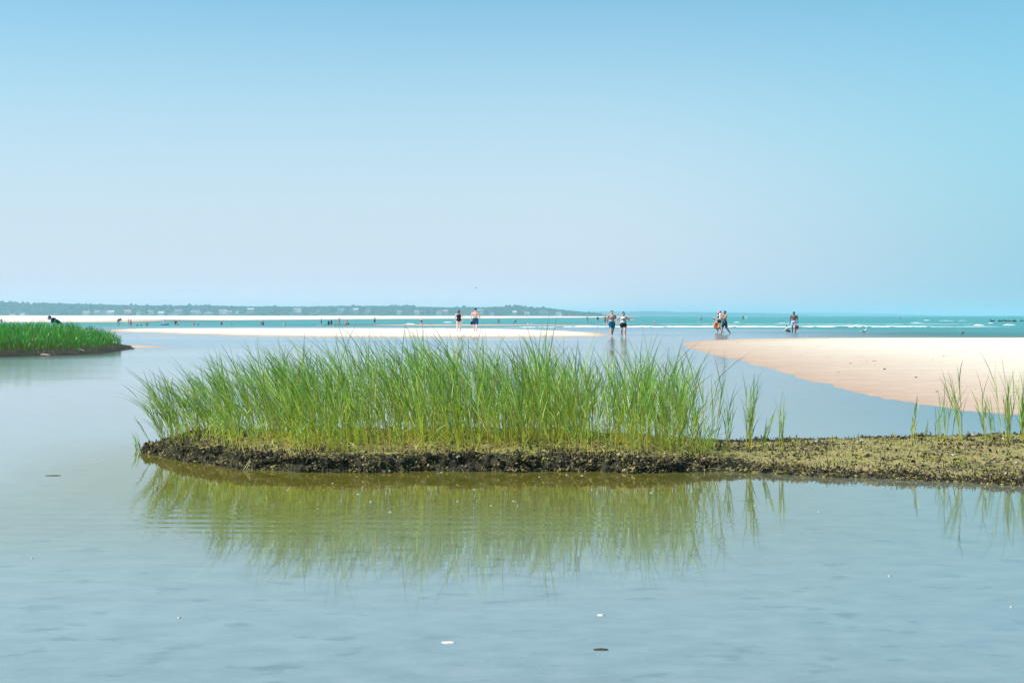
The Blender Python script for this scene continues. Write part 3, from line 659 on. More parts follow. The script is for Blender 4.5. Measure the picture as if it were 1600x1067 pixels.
# dark peat edge of that marsh
EDGE = []
for i in range(len(MARSH) - 1):
    a_, b_ = np.array(MARSH[i]), np.array(MARSH[i + 1])
    if a_[0] < -45 and i > 0: continue
    k = max(2, int(np.linalg.norm(b_ - a_) / .05)); tt = np.linspace(0, 1, k)[:, None]; EDGE.append(a_ + (b_ - a_) * tt)
EDGE = np.concatenate(EDGE); ok = (EDGE[:, 1] < 58) & (EDGE[:, 0] > -42); EDGE = EDGE[ok]
cen = np.array([-25, 59.0]); inn = (cen - EDGE); inn /= np.linalg.norm(inn, axis=1, keepdims=True)
EP = np.repeat(EDGE, 4, 0) + np.repeat(inn, 4, 0) * r.uniform(0.05, .75, (len(EDGE) * 4, 1)) + r.normal(0, .05, (len(EDGE) * 4, 2))
ez = ground_h(EP[:, 0], EP[:, 1])
V, Fc = scatter(ICO1, ICO1F, np.stack([EP[:, 0], EP[:, 1], ez], -1), r.uniform(.02, .055, (len(EP), 3)), r.uniform(0, 6, len(EP)), .15, 83)
cc = np.array([[.035, .032, .018], [.12, .10, .045], [.32, .28, .2]])[r.choice(3, len(EP), p=[.45, .35, .20])]
tag(obj('peat_edge', mesh_np('peat_edge', V, Fc, LUMP, col=np.repeat(cc, len(ICO1), 0))), kind='stuff', label='crumbled dark peat edging the far marsh point')
# ------------------------------------------------------------------ people
SKIN = {k: simple('skin_' + k, c, 0.55, 0.06, 5, spec=0.3) for k, c in dict(pale=(0.78, 0.53, 0.45), pink=(0.74, 0.43, 0.35), tan=(0.55, 0.31, 0.21), brown=(0.20, 0.10, 0.065)).items()}
CLOTH = {k: simple('cloth_' + k, c, 0.85, 0.1, 8, spec=0.15) for k, c in dict(black=(0.012, 0.012, 0.018), navy=(0.010, 0.03, 0.10), blue=(0.012, 0.065, 0.20), teal=(0.01, 0.28, 0.34), darkteal=(0.008, 0.05, 0.07), white=(0.78, 0.78, 0.76), paleblue=(0.48, 0.55, 0.72),
         pink=(0.75, 0.22, 0.40), red=(0.62, 0.05, 0.06), brown=(0.16, 0.09, 0.04), orange=(0.80, 0.24, 0.07), grey=(0.25, 0.26, 0.28), bluelite=(0.08, 0.25, 0.55)).items()}
HAIR = {k: simple('hair_' + k, c, 0.6, 0.15, 20) for k, c in dict(black=(0.012, 0.011, 0.012), brown=(0.06, 0.028, 0.018), auburn=(0.07, 0.014, 0.018), fair=(0.32, 0.20, 0.09)).items()}
EYE = simple('eye_dark', (0.015, 0.012, 0.012), 0.2, 0.0, 5)
LIP = simple('lip', (0.38, 0.12, 0.11), 0.5, 0.0, 5)
def seg(bm, p0, r0, p1, r1, n=10):
    """tapered capsule"""
    p0, p1 = Vector(p0), Vector(p1)
    for p, r_ in ((p0, r0), (p1, r1)):
        bmesh.ops.create_uvsphere(bm, u_segments=n, v_segments=max(6, n - 2), radius=r_, matrix=Matrix.Translation(p))
    d = p1 - p0
    if d.length > 1e-5:
        M = Matrix.Translation((p0 + p1) / 2) @ d.to_track_quat('Z', 'Y').to_matrix().to_4x4()
        bmesh.ops.create_cone(bm, cap_ends=True, segments=n, radius1=r0, radius2=r1, depth=d.length, matrix=M)
def ell(bm, c, r3, n=14, rot=None):
    M = Matrix.Translation(c)
    if rot is not None: M = M @ rot
    bmesh.ops.create_uvsphere(bm, u_segments=n, v_segments=n - 4, radius=1.0, matrix=M @ Matrix.Diagonal((*r3, 1)))
def fuse(name, bm, voxel, mat, smooth_it=3):
    """one continuous skin round all the shapes in bm"""
    me = bpy.data.meshes.new(name); bm.to_mesh(me); bm.free()
    o = bpy.data.objects.new(name, me); COL.objects.link(o)
    md = o.modifiers.new('r', 'REMESH'); md.mode = 'VOXEL'; md.voxel_size = voxel
    sm = o.modifiers.new('s', 'SMOOTH'); sm.factor = 0.5; sm.iterations = smooth_it
    dg = bpy.context.evaluated_depsgraph_get(); me2 = bpy.data.meshes.new_from_object(o.evaluated_get(dg))
    bpy.data.objects.remove(o); bpy.data.meshes.remove(me)
    me2.name = name; me2.materials.clear(); me2.materials.append(mat)
    for p in me2.polygons: p.use_smooth = True
    return me2
# joints of a 1.75 m figure facing -Y; each pose overrides some
STAND = dict(pel=(0, 0, .93), wst=(0, 0, 1.08), chs=(0, 0, 1.30), nck=(0, .01, 1.48), hd=(0, -.015, 1.635),
             shR=(-.18, 0, 1.42), elR=(-.235, .03, 1.14), wrR=(-.25, -.04, .90), haR=(-.25, -.06, .80), shL=(.18, 0, 1.42), elL=(.235, .03, 1.14), wrL=(.25, -.04, .90), haL=(.25, -.06, .80),
             hiR=(-.09, 0, .90), knR=(-.10, -.01, .50), anR=(-.10, .02, .08), hiL=(.09, 0, .90), knL=(.10, -.01, .50), anL=(.10, .02, .08))
def pose(**k): d = dict(STAND); d.update(k); return d
WALK = pose(knR=(-.09, -.14, .51), anR=(-.09, -.22, .09), knL=(.09, .06, .50), anL=(.09, .30, .15), elR=(-.24, .10, 1.15), wrR=(-.25, .12, .92), haR=(-.25, .12, .82), elL=(.24, -.04, 1.15), wrL=(.25, -.18, .95), haL=(.25, -.22, .86))
WALK2 = pose(knL=(.09, -.13, .51), anL=(.09, -.20, .09), knR=(-.09, .05, .50), anR=(-.09, .28, .14), elL=(.24, .10, 1.15), wrL=(.27, .12, .92), haL=(.27, .12, .82), elR=(-.24, -.04, 1.15), wrR=(-.27, -.16, .95), haR=(-.27, -.20, .86))
AKIMBO = pose(knR=(-.09, -.02, .50), anR=(-.08, .12, .10), knL=(.10, -.10, .50), anL=(.10, -.12, .08), elR=(-.40, .06, 1.20), wrR=(-.22, -.04, 1.04), haR=(-.15, -.06, 1.00), elL=(.33, .0, 1.20), wrL=(.52, -.12, 1.22), haL=(.60, -.16, 1.20))
BEND = pose(pel=(0, .08, .90), wst=(0, 0, 1.00), chs=(0, -.18, 1.10), nck=(0, -.33, 1.18), hd=(0, -.44, 1.22), shR=(-.18, -.27, 1.16), elR=(-.2, -.30, .88), wrR=(-.16, -.36, .66), haR=(-.15, -.38, .57), shL=(.18, -.27, 1.16), elL=(.2, -.30, .88), wrL=(.16, -.36, .66), haL=(.15, -.38, .57), hiR=(-.09, .08, .88), hiL=(.09, .08, .88))
CROUCH = pose(pel=(0, .12, .30), wst=(0, .07, .44), chs=(0, -.04, .62), nck=(0, -.12, .78), hd=(0, -.17, .92), shR=(-.17, -.08, .73), elR=(-.24, -.26, .50), wrR=(-.16, -.44, .34), haR=(-.14, -.52, .28), shL=(.17, -.08, .73), elL=(.24, -.26, .50), wrL=(.16, -.44, .34), haL=(.14, -.52, .28),
              hiR=(-.1, .10, .28), knR=(-.17, -.28, .48), anR=(-.14, -.10, .08), hiL=(.1, .10, .28), knL=(.17, -.28, .48), anL=(.14, -.10, .08))
SIT = pose(pel=(0, 0, .12), wst=(0, .02, .28), chs=(0, .02, .50), nck=(0, -.02, .68), hd=(0, -.06, .83), shR=(-.18, .01, .62), elR=(-.25, -.08, .36), wrR=(-.18, -.28, .32), haR=(-.15, -.36, .30), shL=(.18, .01, .62), elL=(.25, -.08, .36), wrL=(.18, -.28, .32), haL=(.15, -.36, .30),
           hiR=(-.1, -.02, .11), knR=(-.15, -.36, .36), anR=(-.13, -.56, .07), hiL=(.1, -.02, .11), knL=(.15, -.36, .36), anL=(.13, -.56, .07))
CARRY = dict(WALK); CARRY.update(shR=(-.18, -.02, 1.42), elR=(-.25, -.12, 1.17), wrR=(-.05, -.30, 1.10), haR=(.04, -.30, 1.10), elL=(.24, -.14, 1.20), wrL=(.08, -.32, 1.26), haL=(-.01, -.32, 1.28))
HOLD_RING = dict(WALK2); HOLD_RING.update(elR=(-.26, .0, 1.14), wrR=(-.30, -.12, .94), haR=(-.30, -.16, .85), elL=(.24, -.1, 1.16), wrL=(.12, -.30, 1.22), haL=(.08, -.36, 1.28))
CLING = pose(pel=(0, 0, .60), wst=(0, 0, .74), chs=(0, -.01, .94), nck=(0, -.03, 1.12), hd=(0, -.05, 1.28), shR=(-.16, 0, 1.06), elR=(-.22, -.16, .96), wrR=(-.14, -.34, 1.06), haR=(-.10, -.40, 1.10), shL=(.16, 0, 1.06), elL=(.22, -.16, .96), wrL=(.14, -.34, 1.06), haL=(.10, -.40, 1.10),
             hiR=(-.1, 0, .58), knR=(-.24, -.30, .50), anR=(-.24, -.36, .14), hiL=(.1, 0, .58), knL=(.24, -.30, .50), anL=(.24, -.36, .14))
SWIM = pose(pel=(0, .35, -.10), wst=(0, .25, .0), chs=(0, .1, .10), nck=(0, -.02, .22), hd=(0, -.06, .37), shR=(-.18, .05, .16), elR=(-.34, -.15, .08), wrR=(-.28, -.38, .05), haR=(-.24, -.46, .05), shL=(.18, .05, .16), elL=(.34, -.15, .08), wrL=(.28, -.38, .05), haL=(.24, -.46, .05),
            hiR=(-.09, .37, -.12), knR=(-.12, .78, -.22), anR=(-.12, 1.18, -.2), hiL=(.09, .37, -.12), knL=(.12, .78, -.2), anL=(.12, 1.18, -.3))
POSES = dict(stand=STAND, walk=WALK, walk2=WALK2, akimbo=AKIMBO, bend=BEND, crouch=CROUCH, sit=SIT, carry=CARRY, ring=HOLD_RING, cling=CLING, swim=SWIM)
def torso(bm, J, g, fem):
    up = (Vector(J['nck']) - Vector(J['pel'])).to_track_quat('Z', 'Y').to_matrix().to_4x4()
    ell(bm, J['pel'], ((.165 if fem else .150) + g, .112 + g, .125 + g), rot=up)
    ell(bm, J['wst'], ((.128 if fem else .140) + g, .098 + g, .14 + g), rot=up)
    ell(bm, J['chs'], ((.158 if fem else .178) + g, .112 + g, .17 + g), rot=up)
def body_mesh(J, voxel, fem, fine):
    bm = bmesh.new(); torso(bm, J, 0, fem)
    seg(bm, J['chs'], .09, J['nck'], .055); seg(bm, J['nck'], .052, J['hd'], .05)
    hd = Vector(J['hd']); ell(bm, hd, (.074, .092, .115)); ell(bm, hd + Vector((0, -.03, -.055)), (.056, .06, .06))
    ell(bm, hd + Vector((0, -.098, -.01)), (.016, .022, .026))
    for q in 'RL':
        sx_ = -1 if q == 'R' else 1
        ell(bm, hd + Vector((sx_ * .077, .005, 0)), (.012, .02, .03))
        seg(bm, J['chs'], .09, J['sh' + q], .062)
        seg(bm, J['sh' + q], .058, J['el' + q], .042); seg(bm, J['el' + q], .041, J['wr' + q], .028)
        wr, ha = Vector(J['wr' + q]), Vector(J['ha' + q]); d = (ha - wr).normalized()
        if fine:
            side_ = Vector((0, 1, 0)) if abs(d.y) < .8 else Vector((0, 0, 1))
            side_ = (side_ - d * side_.dot(d)).normalized()
            palm = wr + d * .075
            seg(bm, wr, .027, palm, .026); seg(bm, palm - side_ * .022, .019, palm + side_ * .022, .019)
            curl = Vector((-sx_ * .35, -.1, 0))
            for k, fl in enumerate((.062, .075, .07, .055)):
                a_ = palm + side_ * (.033 - .022 * k) * -1; md_ = a_ + d * fl * .6; seg(bm, a_, .0105, md_, .0100, 8); seg(bm, md_, .0100, md_ + (d + curl * .6).normalized() * fl * .6, .0085, 8)
            t0 = wr + d * .03 - side_ * .025; seg(bm, t0, .012, t0 + (d - side_ * .9).normalized() * .055, .0095, 8)
        else:
            seg(bm, wr, .028, ha, .032)
        hi, kn, an = Vector(J['hi' + q]), Vector(J['kn' + q]), Vector(J['an' + q])
        seg(bm, hi, .088, kn, .056); mid = kn.lerp(an, .32) + Vector((0, .015, 0)); seg(bm, kn, .054, mid, .055); seg(bm, mid, .055, an, .036)
        fd = Vector((0, -1, 0)); 
        if an.z > .13 and J is not None and an.y > .2: fd = Vector((0, -.8, -.55))
        seg(bm, an + Vector((0, .02, -.035)), .036, an + fd * .14 + Vector((0, 0, -.045)), .030)
    return fuse('body', bm, voxel, None)
def top_mesh(J, voxel, fem, style):
    bm = bmesh.new(); g = .014
    up = (Vector(J['nck']) - Vector(J['pel'])).to_track_quat('Z', 'Y').to_matrix().to_4x4()
    if style == 'suit':
        torso(bm, J, g, True)
        for q in 'RL': ell(bm, Vector(J['hi' + q]) + Vector((0, 0, .02)), (.085, .10, .07))
    elif style == 'bikini':
        ell(bm, Vector(J['chs']) + Vector((0, 0, .0)), (.16 + g, .115 + g, .075), rot=up)
    else:
        ell(bm, J['wst'], (.15 + g, .112 + g, .16), rot=up); ell(bm, J['chs'], (.172 + g, .118 + g, .175), rot=up)
        if style == 'shirt':
            ell(bm, J['pel'], (.165 + g, .12 + g, .09), rot=up)
            for q in 'RL':
                sh, el = Vector(J['sh' + q]), Vector(J['el' + q]); seg(bm, J['chs'], .10, sh, .075); seg(bm, sh, .074, sh.lerp(el, .6), .062)
    return fuse('top', bm, voxel, None)
def shorts_mesh(J, voxel, fem, ln, r_end=.095):
    bm = bmesh.new(); g = .016
    up = (Vector(J['wst']) - Vector(J['pel'])).to_track_quat('Z', 'Y').to_matrix().to_4x4()
    ell(bm, J['pel'], ((.165 if fem else .155) + g, .115 + g, .13 + g), rot=up)
    for q in 'RL':
        hi, kn = Vector(J['hi' + q]), Vector(J['kn' + q]); seg(bm, hi, .100, hi.lerp(kn, ln), r_end)
    return fuse('shorts', bm, voxel, None)
def hair_mesh(J, voxel, style):
    hd = Vector(J['hd']); bm = bmesh.new()
    ell(bm, hd + Vector((0, .018, .035)), (.085, .098, .096))
    if style in ('bun', 'long'): ell(bm, hd + Vector((0, .045, -.01)), (.085, .08, .11))
    if style == 'bun': ell(bm, hd + Vector((0, .035, .145)), (.052, .052, .045))
    if style == 'long': seg(bm, hd + Vector((0, .07, -.02)), .07, hd + Vector((0, .09, -.22)), .05)
    return fuse('hair', bm, voxel, None)
_cache = {}
def cached(kind, fn, key, mat):
    k = (kind,) + key
    if k not in _cache: _cache[k] = fn()
    k2 = k + (mat.name,)
    if k2 not in _cache:
        me = _cache[k].copy(); me.materials.clear(); me.materials.append(mat); _cache[k2] = me
    return _cache[k2]
def person(loc, ht, rz, ps, skin, label, hair=('short', 'brown'), top=None, bottom=None, fem=False, fine=False, group=None, cat='person'):
    J = POSES[ps]; vx = .012 if fine else .024
    root = obj('person', None, loc=loc, rz=rz, scale=ht / 1.75); tag(root, label, cat, group)
    obj('body', cached('body', lambda: body_mesh(J, vx, fem, fine), (ps, fem, fine), SKIN[skin]), root)
    vh = .012 if fine else .02
    hr = obj('hair', cached('hair', lambda: hair_mesh(J, vh, hair[0]), (ps, hair[0], fine), HAIR[hair[1]]), root)
    if top: obj('swimsuit' if top[0] in ('suit', 'bikini') else 'shirt', cached('top', lambda: top_mesh(J, vx, fem, top[0]), (ps, fem, top[0], fine), CLOTH[top[1]]), root)
    if bottom: obj('shorts', cached('shorts', lambda: shorts_mesh(J, vx, fem, bottom[0]), (ps, fem, bottom[0], fine), CLOTH[bottom[1]]), root)
    if fine:
        hd = Vector(J['hd'])
        for sx_ in (-1, 1):
            bm = bmesh.new(); ell(bm, hd + Vector((sx_ * .03, -.082, .012)), (.012, .010, .008), 8); obj('eye', from_bm('eye', bm, EYE), root)
        bm = bmesh.new(); ell(bm, hd + Vector((0, -.089, -.058)), (.022, .008, .007), 8); obj('mouth', from_bm('mouth', bm, LIP), root)
    return root
def px_person(px, py_top, py_base, **k):
    """stand a figure so that it spans these photo rows, on the ground or waist deep where its feet are under water"""
    y = CAM_H * F / (py_base - HY); x = Xat(px, y)
    gz = float(ground_h(np.array([x]), np.array([y]))[0])
    if gz > 0.02:
        for _ in range(5): y = (CAM_H - gz) * F / (py_base - HY); x = Xat(px, y); gz = max(float(ground_h(np.array([x]), np.array([y]))[0]), 0)
    ztop_ = Zat(py_top, y)
    return x, y, gz, ztop_
def near_person(px, pt, pb, sink=0.0, **k):
    x, y, gz, zt_ = px_person(px, pt, pb)
    z0 = max(gz, 0) - sink
    ht = (zt_ - z0) / (POSES[k['ps']]['hd'][2] + .115) * 1.75; wide = k.pop('wide', 1.22)
    p_ = person((x, y, z0), ht, fine=True, **k); p_.scale.x *= wide; p_.scale.y *= wide
    return p_, (x, y, z0, ht)
R_ = math.radians
# the walkers
near_person(717, 485.5, 517.5, rz=R_(180), ps='walk', skin='pale', fem=True, hair=('bun', 'auburn'), top=('suit', 'black'), wide=1.32, label='woman in a black strapless swimsuit walking away on the white sandbar')
pB, iB = near_person(743, 481.8, 518, rz=R_(176), ps='walk2', skin='pink', hair=('short', 'black'), bottom=(.72, 'blue'), label='bare chested man in navy swim shorts walking away on the white sandbar')
pC, iC = near_person(956, 485.5, 526.0, sink=.03, rz=R_(12), ps='walk', skin='pink', hair=('short', 'black'), bottom=(.40, 'blue'), label='bare chested man in blue and teal board shorts wading towards the pool')
obj('shorts_hem', cached('shorts', lambda: shorts_mesh(dict(WALK, pel=(0, 0, .86), hiR=(-.092, -.03, .75), hiL=(.092, .02, .75)), .012, False, .36, .098), ('hem',), CLOTH['teal']), pC)
pD, iD = near_person(974, 488.3, 526.5, sink=.03, rz=R_(-5), ps='akimbo', skin='pink', fem=True, hair=('bun', 'black'), top=('tank', 'white'), bottom=(.35, 'black'), wide=1.32, label='woman in a white printed top and black skirt with one hand on her hip')
bm = bmesh.new()
for k in range(7):
    a_ = random.uniform(-1, 1); ell(bm, (a_ * .11, -.128 + .03 * a_ * a_, random.uniform(1.08, 1.36)), (random.uniform(.02, .045), .010, random.uniform(.015, .03)), 8)
obj('print', from_bm('print', bm, CLOTH['black']), pD)
bm = bmesh.new()
for sx_ in (-1, 1): ell(bm, (sx_ * .032, -.104, 1.648), (.026, .008, .018), 8)
seg(bm, (-.08, -.06, 1.652), .004, (.08, -.06, 1.652), .004, 6); obj('sunglasses', from_bm('sunglasses', bm, EYE), pD)
pE, iE = near_person(1132.5, 485.8, 522.5, sink=.02, rz=R_(-68), ps='carry', skin='tan', hair=('short', 'black'), bottom=(.75, 'darkteal'), label='man in dark green shorts walking with a child in his arms')
pF, iF = near_person(1124, 487.0, 521.5, sink=.02, rz=R_(-75), ps='ring', skin='pale', fem=True, hair=('long', 'brown'), top=('suit', 'black'), label='woman in a black swimsuit and pink sun hat walking beside the man with the child')
# her pink hat
bm = bmesh.new(); seg(bm, (0, .01, 1.70), .095, (0, .01, 1.74), .085, 14)
bmesh.ops.create_cone(bm, cap_ends=True, segments=20, radius1=.19, radius2=.13, depth=.05, matrix=Matrix.Translation((0, .01, 1.685)) @ Matrix.Rotation(R_(8), 4, 'X'))
obj('sun_hat', from_bm('sun_hat', bm, CLOTH['pink']), pF)
# child carried
hgt_c = 1.0; x, y, z0, hE = iE
person((x - .34, y - .10, z0 + .78), 1.15, R_(105), 'cling', 'pale', 'small child in a white shirt carried by the man in dark green shorts', hair=('short', 'brown'), top=('shirt', 'white'), bottom=(.3, 'white'))
# swim ring held by the woman
x, y, z0, hF = iF
def torus_mesh(name, R0, r0, mat, nu=28, nv=12, band=None):
    u = np.linspace(0, 2 * np.pi, nu, endpoint=False); v = np.linspace(0, 2 * np.pi, nv, endpoint=False)
    U, Vv = np.meshgrid(u, v, indexing='ij')
    P_ = np.stack([(R0 + r0 * np.cos(Vv)) * np.cos(U), (R0 + r0 * np.cos(Vv)) * np.sin(U), r0 * np.sin(Vv)], -1).reshape(-1, 3)
    i = np.arange(nu)[:, None] * nv + np.arange(nv)[None]; j = ((np.arange(nu) + 1) % nu)[:, None] * nv + np.arange(nv)[None]
    i2 = np.arange(nu)[:, None] * nv + ((np.arange(nv) + 1) % nv)[None]; j2 = ((np.arange(nu) + 1) % nu)[:, None] * nv + ((np.arange(nv) + 1) % nv)[None]
    return mesh_np(name, P_, np.stack([i, j, j2, i2], -1).reshape(-1, 4), mat, smooth=True)
ring = obj('swim_ring', None, loc=(x - .20, y - .16, z0 + .62), scale=.74); ring.rotation_euler = (R_(72), R_(10), R_(8))
tag(ring, 'orange inflatable swim float with paler centre held by the woman in the pink sun hat', 'swim ring')
obj('tube', torus_mesh('tube', .27, .115, CLOTH['orange']), ring)
bm = bmesh.new(); ell(bm, (0, 0, 0), (.22, .22, .03), 16); obj('centre', from_bm('centre', bm, simple('float_centre', (.85, .42, .14), .5, .05, 5)), ring)
bm = bmesh.new(); seg(bm, (.27, 0, .11), .018, (.27, 0, .145), .014, 8); obj('valve', from_bm('valve', bm, CLOTH['white']), ring)
pG, iG = near_person(1240.5, 487.2, 520.0, sink=.05, rz=R_(-18), ps='stand', skin='brown', hair=('short', 'black'), bottom=(.62, 'paleblue'), label='bare chested man in pale blue shorts standing in the shallows with a red bucket')
near_person(1231.5, 508.0, 520.6, sink=.04, rz=R_(-100), ps='crouch', skin='pale', hair=('short', 'brown'), top=('shirt', 'white'), bottom=(.5, 'navy'), label='child in a white shirt and navy shorts crouching beside the man with the bucket')
POSES_H = Vector(STAND['haL'])
def bucket(loc, s, label):
    root = obj('bucket', None, loc=loc, scale=s); tag(root, label, 'bucket')
    pr = [(.0, .0), (.095, .0), (.105, .01), (.135, .24), (.146, .245), (.146, .26), (.128, .26), (.122, .24), (.095, .015), (0, .015)]
    nu = 20; u = np.linspace(0, 2 * np.pi, nu, endpoint=False)
    V = np.array([[r_ * math.cos(a_), r_ * math.sin(a_), z_] for r_, z_ in pr for a_ in u])
    Fq = [[i * nu + j, i * nu + (j + 1) % nu, (i + 1) * nu + (j + 1) % nu, (i + 1) * nu + j] for i in range(len(pr) - 1) for j in range(nu)]
    obj('pail', mesh_np('pail', V, np.array(Fq), CLOTH['red'], smooth=True), root)
    bm = bmesh.new(); pts = [(.14 * math.cos(t_), 0, .25 + .17 * math.sin(t_)) for t_ in np.linspace(0, math.pi, 11)]
    for a_, b_ in zip(pts[:-1], pts[1:]): seg(bm, a_, .006, b_, .006, 6)
    obj('handle', from_bm('handle', bm, CLOTH['white']), root)
x, y, z0, hG = iG; k = hG / 1.75
ca, sa = math.cos(R_(-18)), math.sin(R_(-18)); hx_, hy_ = .25 * k, -.07 * k
bucket((x + hx_ * ca - hy_ * sa, y + hx_ * sa + hy_ * ca, z0 + .80 * k - .45), 1.05, 'red plastic bucket hanging from the hand of the man in pale blue shorts')
# dark bag in the hand of the man walking away
x, y, z0, hB = iB; k = hB / 1.75
ca, sa = math.cos(R_(176)), math.sin(R_(176)); hx_, hy_ = .27 * k, .12 * k
bag = obj('bag', None, loc=(x + hx_ * ca - hy_ * sa, y + hx_ * sa + hy_ * ca, z0 + .80 * k - .30)); tag(bag, 'small black bag in the hand of the man walking away', 'bag')
bm = bmesh.new(); ell(bm, (0, 0, .12), (.12, .06, .12), 12); ell(bm, (0, 0, .20), (.10, .05, .06), 12); obj('pouch', fuse('pouch', bm, .02, CLOTH['black']), bag)
bm = bmesh.new(); pts = [(.07 * math.cos(t_), 0, .22 + .10 * math.sin(t_)) for t_ in np.linspace(0, math.pi, 9)]
for a_, b_ in zip(pts[:-1], pts[1:]): seg(bm, a_, .008, b_, .008, 6)
obj('handle', from_bm('handle', bm, CLOTH['black']), bag)

